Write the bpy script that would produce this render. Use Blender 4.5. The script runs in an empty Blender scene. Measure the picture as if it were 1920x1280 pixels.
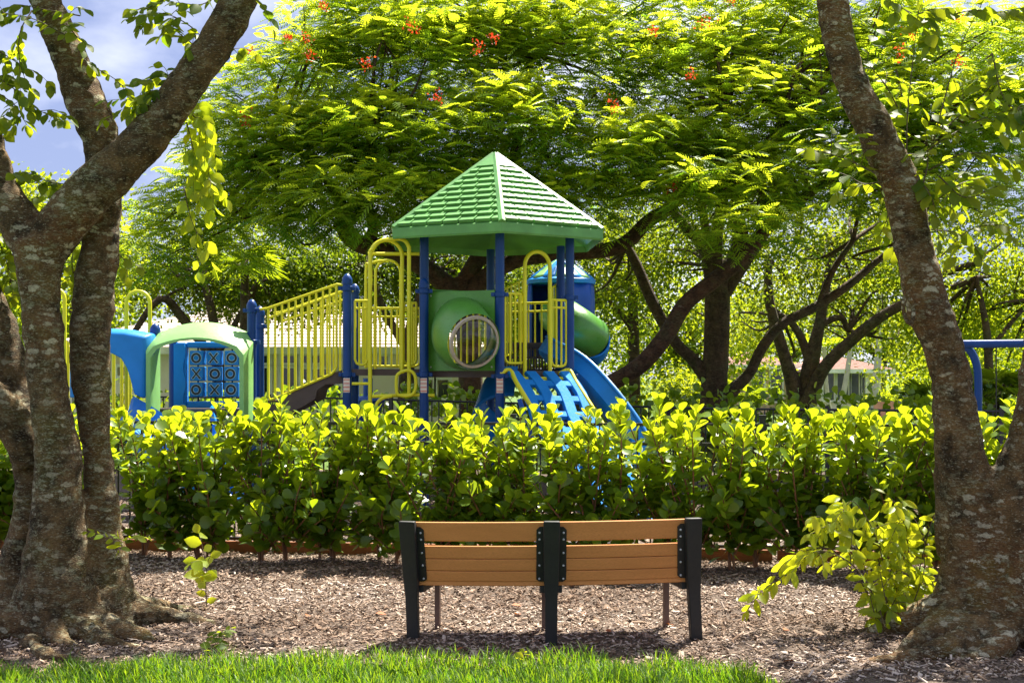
import bpy, math, random
import numpy as np
from mathutils import Vector, Matrix, noise

random.seed(7); RNG = np.random.default_rng(7)
R = math.radians
F, H, HY = 2400.0, 1.75, 705.0          # focal length and horizon in photo pixels, eye height in metres

# ------------------------------------------------------------------ camera, sky, sun, exposure
scene = bpy.context.scene
col = scene.collection
cam_data = bpy.data.cameras.new('camera')
cam_data.sensor_width = 36.0; cam_data.sensor_fit = 'HORIZONTAL'
cam_data.lens = F / 1920 * 36.0
cam_data.shift_y = (HY - 640) / 1920
cam_data.clip_end = 2000
cam = bpy.data.objects.new('camera', cam_data); col.objects.link(cam)
cam.location = (0, 0, H); cam.rotation_euler = (R(90), 0, 0)
scene.camera = cam

SUN_AZ, SUN_EL = R(30), R(58)            # azimuth from +Y towards +X
sun_dir = Vector((math.sin(SUN_AZ) * math.cos(SUN_EL), math.cos(SUN_AZ) * math.cos(SUN_EL), math.sin(SUN_EL)))
sl = bpy.data.lights.new('sun', 'SUN'); sl.energy = 4.8; sl.angle = R(0.53); sl.color = (1.0, 0.93, 0.80)
so = bpy.data.objects.new('sun', sl); col.objects.link(so)
so.rotation_euler = (-sun_dir).to_track_quat('-Z', 'Y').to_euler()

world = bpy.data.worlds.new('World'); scene.world = world; world.use_nodes = True
wn, wl = world.node_tree.nodes, world.node_tree.links
wn.clear()
wo = wn.new('ShaderNodeOutputWorld'); bg = wn.new('ShaderNodeBackground'); bg.inputs[1].default_value = 0.15
sky = wn.new('ShaderNodeTexSky'); sky.sky_type = 'NISHITA'; sky.sun_disc = False
sky.sun_elevation = SUN_EL; sky.sun_rotation = SUN_AZ
sky.air_density = 0.9; sky.dust_density = 0.0; sky.ozone_density = 2.5
tc = wn.new('ShaderNodeTexCoord'); mp = wn.new('ShaderNodeMapping'); mp.inputs['Scale'].default_value = (1, 1, 1.9)
mp.inputs['Location'].default_value = (3.75, 1.48, 1.19)
nz = wn.new('ShaderNodeTexNoise'); nz.inputs['Scale'].default_value = 4.2; nz.inputs['Detail'].default_value = 9; nz.inputs['Roughness'].default_value = 0.55
rp = wn.new('ShaderNodeValToRGB'); rp.color_ramp.elements[0].position = 0.40; rp.color_ramp.elements[1].position = 0.70
rp.color_ramp.elements[0].color = (0.64, 0.74, 1.24, 1); rp.color_ramp.elements[1].color = (2.3, 2.32, 2.5, 1)
cl = wn.new('ShaderNodeMixRGB'); cl.inputs['Fac'].default_value = 0.95          # thin broken cloud over the clear sky
wl.new(tc.outputs['Generated'], mp.inputs['Vector']); wl.new(mp.outputs[0], nz.inputs['Vector'])
wl.new(nz.outputs['Fac'], rp.inputs[0]); wl.new(sky.outputs[0], cl.inputs['Color1']); wl.new(rp.outputs[0], cl.inputs['Color2'])
wl.new(cl.outputs[0], bg.inputs[0]); wl.new(bg.outputs[0], wo.inputs[0])

scene.view_settings.view_transform = 'Standard'; scene.view_settings.look = 'None'
scene.view_settings.exposure = 1.95; scene.view_settings.gamma = 1.0
scene.view_settings.use_curve_mapping = False
scene.cycles.max_bounces = 8; scene.cycles.transparent_max_bounces = 16; scene.cycles.sample_clamp_indirect = 6

# ------------------------------------------------------------------ helpers
def P(px, py, d):
    return Vector(((px - 960) / F * d, d, H - (py - HY) / F * d))
def G(px, py):
    d = F * H / (py - HY)
    return Vector(((px - 960) / F * d, d, 0))

WL = {}
def place(o, parent=None, loc=(0, 0, 0), rot=None):
    col.objects.link(o)
    loc = Vector(loc); WL[o.name] = loc
    base = Vector((0, 0, 0))
    if parent is not None:
        o.parent = parent; base = WL[parent.name]
    m = Matrix.Translation(loc - base)
    if rot is not None: m = m @ rot.to_4x4()
    o.matrix_basis = m
    return o
def tag(o, label=None, cat=None, group=None, kind=None):
    if label: o['label'] = label
    if cat: o['category'] = cat
    if group: o['group'] = group
    if kind: o['kind'] = kind
    return o
def thing(name, label, cat, loc=(0, 0, 0), group=None):
    o = bpy.data.objects.new(name, None); o.empty_display_size = 0.2
    place(o, None, loc); return tag(o, label, cat, group)
def obj(name, mesh, parent=None, loc=(0, 0, 0), rot=None, mat=None):
    if mat is not None and len(mesh.materials) == 0: mesh.materials.append(mat)
    return place(bpy.data.objects.new(name, mesh), parent, loc, rot)

def smooth_path(pts, n=6):
    """Catmull-Rom through rows of numbers"""
    p = np.array(pts, float)
    if len(p) < 3 or n <= 1: return p
    q = np.vstack([2 * p[0] - p[1], p, 2 * p[-1] - p[-2]])
    out = []
    for i in range(1, len(q) - 2):
        for k in range(n):
            t = k / n
            out.append(0.5 * (2 * q[i] + (q[i + 1] - q[i - 1]) * t + (2 * q[i - 1] - 5 * q[i] + 4 * q[i + 1] - q[i + 2]) * t * t
                       + (-q[i - 1] + 3 * q[i] - 3 * q[i + 1] + q[i + 2]) * t ** 3))
    out.append(p[-1])
    return np.array(out)

class MB:
    def __init__(s): s.v = []; s.f = []
    def add(s, vs, fs):
        b = len(s.v); s.v.extend([tuple(x) for x in vs]); s.f.extend([tuple(b + i for i in f) for f in fs]); return s
    def tube(s, pts, rad, n=8, cap=True, sm=1):
        pts = [tuple(p) for p in pts]
        if not hasattr(rad, '__len__'): rad = [rad] * len(pts)
        a = np.array([(*p, r) for p, r in zip(pts, rad)], float)
        if sm > 1: a = smooth_path(a, sm)
        P3, rr = a[:, :3], np.maximum(a[:, 3], 1e-4)
        m = len(P3); vs = []; fs = []
        t0 = None; nrm = None
        for i in range(m):
            t = Vector(P3[min(i + 1, m - 1)] - P3[max(i - 1, 0)]).normalized()
            if nrm is None:
                up = Vector((0, 0, 1)) if abs(t.z) < 0.9 else Vector((1, 0, 0))
                nrm = t.cross(up).normalized()
            else:
                nrm = (nrm - t * nrm.dot(t))
                if nrm.length < 1e-6: nrm = t.orthogonal()
                nrm.normalize()
            bi = t.cross(nrm)
            c = Vector(P3[i])
            for k in range(n):
                an = 2 * math.pi * k / n
                vs.append(c + (nrm * math.cos(an) + bi * math.sin(an)) * rr[i])
        for i in range(m - 1):
            for k in range(n):
                k2 = (k + 1) % n
                fs.append((i * n + k, i * n + k2, (i + 1) * n + k2, (i + 1) * n + k))
        if cap:
            fs.append(tuple(range(n - 1, -1, -1))); fs.append(tuple((m - 1) * n + k for k in range(n)))
        return s.add(vs, fs)
    def box(s, c, size, rot=None):
        c = Vector(c); hx, hy, hz = size[0] / 2, size[1] / 2, size[2] / 2
        vs = []
        for x in (-hx, hx):
            for y in (-hy, hy):
                for z in (-hz, hz):
                    p = Vector((x, y, z))
                    vs.append(c + (rot @ p if rot is not None else p))
        return s.add(vs, [(0, 1, 3, 2), (4, 6, 7, 5), (0, 4, 5, 1), (2, 3, 7, 6), (0, 2, 6, 4), (1, 5, 7, 3)])
    def prism(s, outline, ext):
        """closed outline of 3D points extruded by vector ext"""
        o = [Vector(p) for p in outline]; e = Vector(ext); n = len(o)
        vs = o + [p + e for p in o]
        fs = [tuple(range(n)), tuple(range(2 * n - 1, n - 1, -1))]
        for i in range(n):
            j = (i + 1) % n; fs.append((i, i + n, j + n, j))
        return s.add(vs, fs)
    def rings(s, rings, closed=True, cap0=False, cap1=False):
        n = len(rings[0]); vs = [p for r in rings for p in r]; fs = []
        for i in range(len(rings) - 1):
            for k in range(n if closed else n - 1):
                k2 = (k + 1) % n
                fs.append((i * n + k, i * n + k2, (i + 1) * n + k2, (i + 1) * n + k))
        if cap0: fs.append(tuple(range(n - 1, -1, -1)))
        if cap1: fs.append(tuple((len(rings) - 1) * n + k for k in range(n)))
        return s.add(vs, fs)
    def lathe(s, c, prof, n=20, axis=None):
        """prof: (radius, height) along +Z or along axis"""
        c = Vector(c); q = Vector(axis).to_track_quat('Z', 'Y') if axis is not None else None
        rg = []
        for r, z in prof:
            ring = []
            for k in range(n):
                a = 2 * math.pi * k / n
                p = Vector((max(r, 1e-4) * math.cos(a), max(r, 1e-4) * math.sin(a), z))
                ring.append(c + (q @ p if q is not None else p))
            rg.append(ring)
        return s.rings(rg, True, True, True)
    def mesh(s, name, smooth=True, angle=40, fix=True):
        me = bpy.data.meshes.new(name); me.from_pydata([tuple(v) for v in s.v], [], s.f)
        if fix:
            import bmesh
            bm = bmesh.new(); bm.from_mesh(me); bmesh.ops.recalc_face_normals(bm, faces=bm.faces); bm.to_mesh(me); bm.free()
        if smooth:
            me.polygons.foreach_set('use_smooth', [True] * len(me.polygons)); me.set_sharp_from_angle(angle=R(angle))
        me.update(); return me
    def build(s, name, mat, parent=None, smooth=True, angle=40, bevel=0.0, solid=0.0):
        o = obj(name, s.mesh(name, smooth, angle), parent, mat=mat)
        if solid:
            m = o.modifiers.new('thickness', 'SOLIDIFY'); m.thickness = solid; m.offset = 0
        if bevel:
            m = o.modifiers.new('edge', 'BEVEL'); m.width = bevel; m.segments = 2; m.limit_method = 'ANGLE'; m.angle_limit = R(35)
        return o

# ------------------------------------------------------------------ materials
def nodes(name):
    m = bpy.data.materials.new(name); m.use_nodes = True
    n = m.node_tree.nodes; l = m.node_tree.links
    n.clear(); out = n.new('ShaderNodeOutputMaterial')
    return m, n, l, out
def mixc(n, l, fac, a, b, mode='MIX'):
    x = n.new('ShaderNodeMixRGB'); x.blend_type = mode
    for i, v in enumerate((fac, a, b)):
        if hasattr(v, 'is_linked'): l.new(v, x.inputs[i])
        elif i == 0: x.inputs[0].default_value = v
        else: x.inputs[i].default_value = (*v, 1)
    return x.outputs[0]
def tex(n, l, kind, scale, detail=6, vec=None, rough=0.55, dist=0.0):
    t = n.new('ShaderNodeTex' + kind); t.inputs['Scale'].default_value = scale
    if kind == 'Noise':
        t.inputs['Detail'].default_value = detail; t.inputs['Roughness'].default_value = rough; t.inputs['Distortion'].default_value = dist
    if vec is not None: l.new(vec, t.inputs['Vector'])
    return t
def coord(n, l, scale=(1, 1, 1), rot=(0, 0, 0)):
    c = n.new('ShaderNodeTexCoord'); m = n.new('ShaderNodeMapping'); m.inputs['Scale'].default_value = scale; m.inputs['Rotation'].default_value = rot
    l.new(c.outputs['Object'], m.inputs['Vector']); return m.outputs[0]
def ramp(n, l, src, a, b, ca=(0, 0, 0), cb=(1, 1, 1)):
    r = n.new('ShaderNodeValToRGB'); e = r.color_ramp.elements
    e[0].position = a; e[1].position = b; e[0].color = (*ca, 1); e[1].color = (*cb, 1)
    l.new(src, r.inputs[0]); return r.outputs[0]
def bump(n, l, h, strength=0.3, dist=0.02, nrm=None):
    b = n.new('ShaderNodeBump'); b.inputs['Strength'].default_value = strength; b.inputs['Distance'].default_value = dist
    l.new(h, b.inputs['Height'])
    if nrm is not None: l.new(nrm, b.inputs['Normal'])
    return b.outputs[0]
def pbsdf(n, colr, rough, l, spec=0.5, normal=None, coat=0.0):
    b = n.new('ShaderNodeBsdfPrincipled')
    for k, v in (('Base Color', colr), ('Roughness', rough), ('Specular IOR Level', spec), ('Coat Weight', coat)):
        if hasattr(v, 'is_linked'): l.new(v, b.inputs[k])
        else: b.inputs[k].default_value = (*v, 1) if isinstance(v, tuple) else v
    if normal is not None: l.new(normal, b.inputs['Normal'])
    return b

def paint(name, c, rough=0.32, var=0.16, dirt=(0.25, 0.22, 0.16), dirt_amt=0.04, coat=0.0, spec=0.5):
    """powder coat or moulded plastic, slightly faded and scuffed"""
    m, n, l, out = nodes(name); v = coord(n, l)
    t = tex(n, l, 'Noise', 2.2, 8, v); t2 = tex(n, l, 'Noise', 38, 6, v)
    lo = tuple(x * (1 - var) for x in c); hi = tuple(min(1, x * (1 + var) + 0.01) for x in c)
    base = mixc(n, l, ramp(n, l, t.outputs['Fac'], 0.3, 0.7), lo, hi)
    base = mixc(n, l, ramp(n, l, t2.outputs['Fac'], 0.56, 0.8, (0, 0, 0), (dirt_amt,) * 3), base, dirt)
    rg = ramp(n, l, t2.outputs['Fac'], 0.3, 0.8, (rough,) * 3, (min(1, rough + 0.25),) * 3)
    b = pbsdf(n, base, rg, l, spec, bump(n, l, t2.outputs['Fac'], 0.06, 0.004), coat)
    l.new(b.outputs[0], out.inputs[0]); return m

def leafmat(name, c1, c2, t1, t2, trans=0.5, rough=0.38, spec=0.4, young=None):
    """two-sided leaf: reflecting face mixed with light let through; 'tint' on the mesh picks the leaf's own hue"""
    m, n, l, out = nodes(name)
    a = n.new('ShaderNodeAttribute'); a.attribute_name = 'tint'
    v = coord(n, l); nz_ = tex(n, l, 'Noise', 23, 4, v)
    base = mixc(n, l, a.outputs['Fac'], c1, c2)
    base = mixc(n, l, ramp(n, l, nz_.outputs['Fac'], 0.35, 0.75, (0, 0, 0), (0.35,) * 3), base, tuple(x * 0.6 for x in c1))
    tr = mixc(n, l, a.outputs['Fac'], t1, t2)
    b = pbsdf(n, base, rough, l, spec)
    tl = n.new('ShaderNodeBsdfTranslucent'); l.new(tr, tl.inputs[0])
    mx = n.new('ShaderNodeMixShader'); mx.inputs[0].default_value = trans
    l.new(b.outputs[0], mx.inputs[1]); l.new(tl.outputs[0], mx.inputs[2]); l.new(mx.outputs[0], out.inputs[0])
    return m

def barkmat(name, dark, mid, spot, green, spot_amt=1.0, red=(0.16, 0.06, 0.025), scale=1.0):
    m, n, l, out = nodes(name)
    v = coord(n, l); vs = coord(n, l, (scale * 1.0, scale * 1.0, scale * 2.6))
    n1 = tex(n, l, 'Noise', 7, 10, v, 0.65); n2 = tex(n, l, 'Noise', 1.6, 5, v)
    n3 = tex(n, l, 'Noise', 60 * scale, 6, vs, 0.6)
    base = mixc(n, l, ramp(n, l, n1.outputs['Fac'], 0.38, 0.64), dark, mid)
    base = mixc(n, l, ramp(n, l, n2.outputs['Fac'], 0.52, 0.72, (0, 0, 0), (0.55,) * 3), base, red)
    gr = tex(n, l, 'Noise', 3.2, 8, v, 0.6); base = mixc(n, l, ramp(n, l, gr.outputs['Fac'], 0.52, 0.7, (0, 0, 0), (0.7,) * 3), base, green)
    # lichen: ragged crusts wider than tall, plus scattered flecks
    wob = tex(n, l, 'Noise', 14, 6, v, 0.7)
    mxv = n.new('ShaderNodeVectorMath'); mxv.operation = 'MULTIPLY_ADD'
    l.new(wob.outputs['Color'], mxv.inputs[0]); mxv.inputs[1].default_value = (0.20, 0.20, 0.20); l.new(vs, mxv.inputs[2])
    vo = tex(n, l, 'Voronoi', 9.0 * scale, vec=mxv.outputs[0]); vo.inputs['Randomness'].default_value = 1.0
    sz = n.new('ShaderNodeSeparateColor'); l.new(vo.outputs['Color'], sz.inputs[0])
    thr = n.new('ShaderNodeMath'); thr.operation = 'MULTIPLY'; l.new(sz.outputs[0], thr.inputs[0]); thr.inputs[1].default_value = 0.52 * spot_amt
    sb = n.new('ShaderNodeMath'); sb.operation = 'SUBTRACT'; l.new(thr.outputs[0], sb.inputs[0]); l.new(vo.outputs['Distance'], sb.inputs[1])
    sp = ramp(n, l, sb.outputs[0], 0.0, 0.12, (0, 0, 0), (0.9,) * 3)
    cr = tex(n, l, 'Noise', 15 * scale, 9, vs, 0.7); crust = ramp(n, l, cr.outputs['Fac'], 0.51, 0.60, (0, 0, 0), (0.8 * spot_amt,) * 3)
    fl = tex(n, l, 'Noise', 46 * scale, 5, vs, 0.6); sp2 = ramp(n, l, fl.outputs['Fac'], 0.58, 0.66, (0, 0, 0), (0.75 * spot_amt,) * 3)
    msk = ramp(n, l, n2.outputs['Fac'], 0.34, 0.60); mk2 = ramp(n, l, gr.outputs['Fac'], 0.38, 0.62)
    base = mixc(n, l, mixc(n, l, 1.0, crust, mk2, 'MULTIPLY'), base, tuple(x * f for x, f in zip(spot, (0.50, 0.56, 0.50))))
    base = mixc(n, l, sp2, base, tuple(x * 0.8 for x in spot))
    base = mixc(n, l, mixc(n, l, 1.0, sp, msk, 'MULTIPLY'), base, spot)
    fine = mixc(n, l, ramp(n, l, n3.outputs['Fac'], 0.3, 0.7), tuple([0.45] * 3), tuple([1.35] * 3)); base = mixc(n, l, 1.0, base, fine, 'MULTIPLY')
    hb = mixc(n, l, 0.5, n1.outputs['Fac'], n3.outputs['Fac'])
    nr = bump(n, l, hb, 1.0, 0.06); nr = bump(n, l, sp, 0.35, 0.01, nr)
    b = pbsdf(n, base, 0.85, l, 0.25, nr); l.new(b.outputs[0], out.inputs[0]); return m

def roughmat(name, c1, c2, scale=8, rough=0.85, bstr=0.4, bdist=0.01, c3=None, s3=60, stretch=(1, 1, 1), spec=0.3):
    m, n, l, out = nodes(name); v = coord(n, l, stretch)
    t = tex(n, l, 'Noise', scale, 9, v, 0.62); t2 = tex(n, l, 'Noise', s3, 6, v, 0.6)
    base = mixc(n, l, ramp(n, l, t.outputs['Fac'], 0.3, 0.7), c1, c2)
    if c3 is not None: base = mixc(n, l, ramp(n, l, t2.outputs['Fac'], 0.48, 0.66), base, c3)
    b = pbsdf(n, base, rough, l, spec, bump(n, l, t2.outputs['Fac'], bstr, bdist)); l.new(b.outputs[0], out.inputs[0]); return m

M = {}
M['blue_post'] = paint('blue_powder_coat', (0.001, 0.042, 0.20), 0.26, dirt_amt=0.015, spec=0.28)
M['blue_plastic'] = paint('blue_moulded_plastic', (0.002, 0.20, 0.60), 0.32, dirt_amt=0.02, spec=0.35)
M['blue_deep'] = paint('deep_blue_plastic', (0.002, 0.065, 0.36), 0.32, dirt_amt=0.02, spec=0.35)
M['green_plastic'] = paint('green_moulded_plastic', (0.075, 0.25, 0.028), 0.24)
M['green_roof'] = paint('green_roof_plastic', (0.095, 0.285, 0.060), 0.34, var=.25, dirt_amt=0.10)
M['green_pale'] = paint('pale_green_plastic', (0.22, 0.48, 0.14), 0.3)
M['yellow'] = paint('yellow_powder_coat', (0.70, 0.66, 0.004), 0.34, 0.06, dirt_amt=0.06)
M['climber'] = paint('blue_textured_plastic', (0.003, 0.19, 0.56), 0.65, dirt_amt=0.03, spec=0.2)
M['deck'] = paint('brown_deck_coating', (0.075, 0.052, 0.045), 0.6)
M['black'] = paint('black_steel', (0.006, 0.006, 0.0065), 0.5, dirt=(0.03, 0.027, 0.025), dirt_amt=.15)
M['black_fence'] = paint('black_fence_paint', (0.014, 0.014, 0.017), 0.4)
M['bolt'] = paint('galvanised_bolt', (0.45, 0.45, 0.45), 0.35)
M['mark'] = paint('black_print', (0.015, 0.015, 0.018), 0.5, dirt_amt=0.05)
M['mark_edge'] = paint('pale_blue_print', (0.45, 0.66, 0.72), 0.5, dirt_amt=0.05)
M['white_label'] = paint('white_label', (0.72, 0.62, 0.52), 0.5)
M['red_label'] = paint('red_label', (0.55, 0.05, 0.03), 0.5)
M['slat'] = roughmat('recycled_plastic_lumber', (0.52, 0.205, 0.058), (0.62, 0.255, 0.078), 4, 0.62, 0.35, 0.004, (0.46, 0.182, 0.052), 90, (0.5, 4, 4))
M['brown_leg'] = paint('brown_steel', (0.11, 0.065, 0.05), 0.5)
M['front_bark'] = barkmat('smooth_spotted_bark', (0.036, 0.023, 0.009), (0.215, 0.130, 0.056), (0.58, 0.53, 0.37), (0.15, 0.128, 0.030), 1.0, red=(0.30, 0.12, 0.045))
M['front_bark_b'] = barkmat('mossy_spotted_bark', (0.036, 0.023, 0.009), (0.215, 0.126, 0.050), (0.58, 0.53, 0.38), (0.17, 0.125, 0.022), 1.0, (0.30, 0.125, 0.045))
M['far_bark'] = barkmat('grey_brown_bark', (0.035, 0.022, 0.014), (0.11, 0.07, 0.045), (0.2, 0.17, 0.13), (0.05, 0.06, 0.02), 0.5, (0.17, 0.07, 0.03), 0.6)
M['red_bark'] = barkmat('reddish_bark', (0.05, 0.024, 0.014), (0.16, 0.075, 0.04), (0.22, 0.17, 0.13), (0.05, 0.06, 0.02), 0.4, (0.24, 0.08, 0.03), 0.6)
M['flame_bark'] = barkmat('warm_dark_bark', (0.035, 0.018, 0.010), (0.105, 0.055, 0.030), (0.2, 0.16, 0.12), (0.045, 0.052, 0.018), 0.4, (0.15, 0.055, 0.022), 0.6)
M['twig'] = roughmat('green_brown_twig', (0.06, 0.045, 0.02), (0.10, 0.075, 0.03), 20, 0.7)
M['hedge_stem'] = roughmat('red_brown_stem', (0.12, 0.055, 0.025), (0.22, 0.11, 0.05), 16, 0.7, stretch=(1, 1, 0.3))
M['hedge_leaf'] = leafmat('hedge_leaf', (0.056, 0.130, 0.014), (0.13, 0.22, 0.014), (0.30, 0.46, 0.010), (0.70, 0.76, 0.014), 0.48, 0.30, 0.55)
M['front_leaf'] = leafmat('broad_leaf', (0.040, 0.088, 0.010), (0.10, 0.16, 0.014), (0.20, 0.34, 0.010), (0.64, 0.66, 0.014), 0.5, 0.5, 0.22)
M['young_and_lit_leaf'] = leafmat('young_and_lit_leaf', (0.12, 0.22, 0.012), (0.22, 0.30, 0.014), (0.50, 0.62, 0.015), (0.80, 0.76, 0.02), 0.55, 0.42, 0.35)
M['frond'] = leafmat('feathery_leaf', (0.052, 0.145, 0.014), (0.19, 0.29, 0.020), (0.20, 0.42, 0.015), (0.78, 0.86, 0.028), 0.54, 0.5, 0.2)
M['oak_leaf'] = leafmat('small_leaf', (0.050, 0.095, 0.010), (0.13, 0.18, 0.014), (0.20, 0.32, 0.010), (0.50, 0.53, 0.018), 0.45, 0.55, 0.15)
M['lime_leaf'] = leafmat('lime_leaf', (0.085, 0.15, 0.010), (0.17, 0.24, 0.014), (0.34, 0.46, 0.010), (0.62, 0.64, 0.015), 0.48, 0.55, 0.15)
M['grass'] = leafmat('grass_blade', (0.036, 0.105, 0.008), (0.11, 0.19, 0.014), (0.13, 0.34, 0.008), (0.42, 0.54, 0.020), 0.40, 0.5, 0.25)
M['flower'] = leafmat('red_petal', (0.50, 0.03, 0.012), (0.62, 0.06, 0.02), (0.6, 0.04, 0.01), (0.75, 0.10, 0.02), 0.4, 0.6, 0.2)

# ------------------------------------------------------------------ scattered leaves
def tri_mesh(name, V, T, tint=None, mats=(), smooth=True):
    me = bpy.data.meshes.new(name)
    me.vertices.add(len(V)); me.vertices.foreach_set('co', np.ascontiguousarray(V, np.float32).ravel())
    me.loops.add(T.size); me.loops.foreach_set('vertex_index', np.ascontiguousarray(T, np.int32).ravel())
    me.polygons.add(len(T)); me.polygons.foreach_set('loop_start', np.arange(0, T.size, 3, dtype=np.int32))
    if smooth: me.polygons.foreach_set('use_smooth', np.ones(len(T), bool))
    if tint is not None:
        at = me.attributes.new('tint', 'FLOAT', 'POINT'); at.data.foreach_set('value', np.ascontiguousarray(tint, np.float32))
    for m in mats: me.materials.append(m)
    me.update(calc_edges=True); return me
def bake(tv, tf, Ms, L, tint):
    V = (np.einsum('nij,kj->nki', Ms, tv) + L[:, None, :]).reshape(-1, 3)
    T = (tf[None] + (np.arange(len(L)) * len(tv))[:, None, None]).reshape(-1, 3)
    return V, T, np.repeat(tint, len(tv))
def basis(u, n, s):
    """columns u (length), v (width), n (face) scaled by s"""
    u = u / (np.linalg.norm(u, axis=1, keepdims=True) + 1e-9)
    v = np.cross(n, u); v /= (np.linalg.norm(v, axis=1, keepdims=True) + 1e-9)
    w = np.cross(u, v)
    return np.stack([u, v, w], axis=2) * np.asarray(s)[:, None, None]
def strip_leaf(ts, ws, fold=0.12, curl=0.12):
    V = []; T = []
    for t, w in zip(ts, ws):
        z = -curl * t * t
        V += [(t, -w, z + fold * w), (t, 0, z), (t, w, z + fold * w)]
    for i in range(len(ts) - 1):
        a = i * 3
        for k in (0, 1):
            T += [(a + k, a + 3 + k, a + 4 + k), (a + k, a + 4 + k, a + 1 + k)]
    return np.array(V), np.array(T)
LEAF_PADDLE = strip_leaf([0, 0.12, 0.34, 0.6, 0.82, 0.95, 1.0], [0.02, 0.05, 0.2, 0.355, 0.36, 0.22, 0.05], 0.14, 0.10)
LEAF_OVAL = strip_leaf([0, 0.1, 0.3, 0.55, 0.8, 0.93, 1.0], [0.015, 0.12, 0.30, 0.335, 0.2, 0.07, 0.0], 0.2, 0.16)
LEAF_LONG = strip_leaf([0, 0.1, 0.35, 0.65, 0.88, 1.0], [0.012, 0.08, 0.20, 0.19, 0.09, 0.0], 0.25, 0.2)
LEAF_SMALL = (np.array([(0, 0, 0), (0.5, -0.3, 0.05), (1, 0, -0.08), (0.5, 0.3, 0.05)]), np.array([(0, 1, 2), (0, 2, 3)]))
def make_frond(pairs=7, wide=0.32):
    V = []; T = []
    def z(x): return -0.30 * x * x
    for i in range(pairs):
        t = 0.10 + 0.88 * i / (pairs - 1)
        ln = wide * (math.sin(math.pi * (0.18 + 0.74 * t)) ** 0.7)
        for s in (-1, 1):
            ang = R(64 - 22 * t); dx, dy = math.cos(ang), math.sin(ang) * s
            w = 0.042
            b = len(V); dz = z(t)
            V += [(t - w, 0, dz), (t + w, 0, dz), (t + w * .75 + dx * ln, dy * ln, z(t + dx * ln) - 0.01), (t - w * .75 + dx * ln, dy * ln, z(t + dx * ln) - 0.01)]
            T += [(b, b + 1, b + 2), (b, b + 2, b + 3)]
    b = len(V)
    V += [(0, -0.012, 0), (0, 0.012, 0), (0.5, -0.01, z(.5)), (0.5, 0.01, z(.5)), (1, 0, z(1.0))]
    T += [(b, b + 1, b + 3), (b, b + 3, b + 2), (b + 2, b + 3, b + 4)]
    return np.array(V), np.array(T)
FROND = make_frond()

def foliage(root, tmpl, Ms, L, tint, mat, singles=None, part='foliage', single_name='leaf', bins=6, smooth=True):
    """leaves listed in singles become leaf objects sharing a few meshes, the rest one joined part"""
    tv, tf = tmpl
    n = len(L); mask = np.zeros(n, bool)
    if singles is not None and len(singles): mask[singles] = True
    if (~mask).any():
        V, T, tt = bake(tv, tf, Ms[~mask], L[~mask], tint[~mask])
        o = obj(part, tri_mesh(part, V, T, tt, [mat], smooth), root); o['kind'] = 'stuff'
    if mask.any():
        ms = [tri_mesh(single_name, tv, tf, np.full(len(tv), (b + 0.5) / bins), [mat], smooth) for b in range(bins)]
        for i in np.nonzero(mask)[0]:
            obj(single_name, ms[min(bins - 1, int(tint[i] * bins))], root, L[i], Matrix([list(r) for r in Ms[i]]))
def in_view(L, pad=0):
    px = 960 + L[:, 0] / L[:, 1] * F; py = HY - (L[:, 2] - H) / L[:, 1] * F
    return (px > -pad) & (px < 1920 + pad) & (py > -pad) & (py < 1280 + pad), px, py
# ------------------------------------------------------------------ ground
M['lawn'] = roughmat('lawn_turf', (0.055, 0.115, 0.012), (0.10, 0.17, 0.018), 3.0, 0.9, 0.8, 0.03, (0.045, 0.085, 0.012), 70)
M['soil'] = roughmat('dark_mulch_soil', (0.045, 0.030, 0.021), (0.11, 0.078, 0.060), 14, 0.95, 0.9, 0.02, (0.24, 0.185, 0.15), 55, (1, 1.6, 1))
def chipmat():
    m, n, l, out = nodes('wood_chip')
    a = n.new('ShaderNodeAttribute'); a.attribute_name = 'tint'
    v = coord(n, l); t = tex(n, l, 'Noise', 130, 4, v)
    r = n.new('ShaderNodeValToRGB'); e = r.color_ramp.elements
    e[0].position = 0.0; e[0].color = (0.040, 0.024, 0.016, 1); e[1].position = 1.0; e[1].color = (0.64, 0.54, 0.46, 1)
    x = e.new(0.3); x.color = (0.13, 0.078, 0.048, 1); x = e.new(0.62); x.color = (0.34, 0.245, 0.185, 1)
    l.new(a.outputs['Fac'], r.inputs[0])
    base = mixc(n, l, ramp(n, l, t.outputs['Fac'], 0.35, 0.7, (0, 0, 0), (0.4,) * 3), r.outputs[0], (0.10, 0.07, 0.05))
    b = pbsdf(n, base, 0.9, l, 0.2); l.new(b.outputs[0], out.inputs[0]); return m
M['chip'] = chipmat()

g = MB(); g.add([(-400, -30, -0.03), (400, -30, -0.03), (400, 700, -0.03), (-400, 700, -0.03)], [(0, 1, 2, 3)])
o = g.build('ground', M['lawn'], smooth=False); tag(o, 'green lawn reaching back past the houses', 'lawn', kind='structure')

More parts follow.
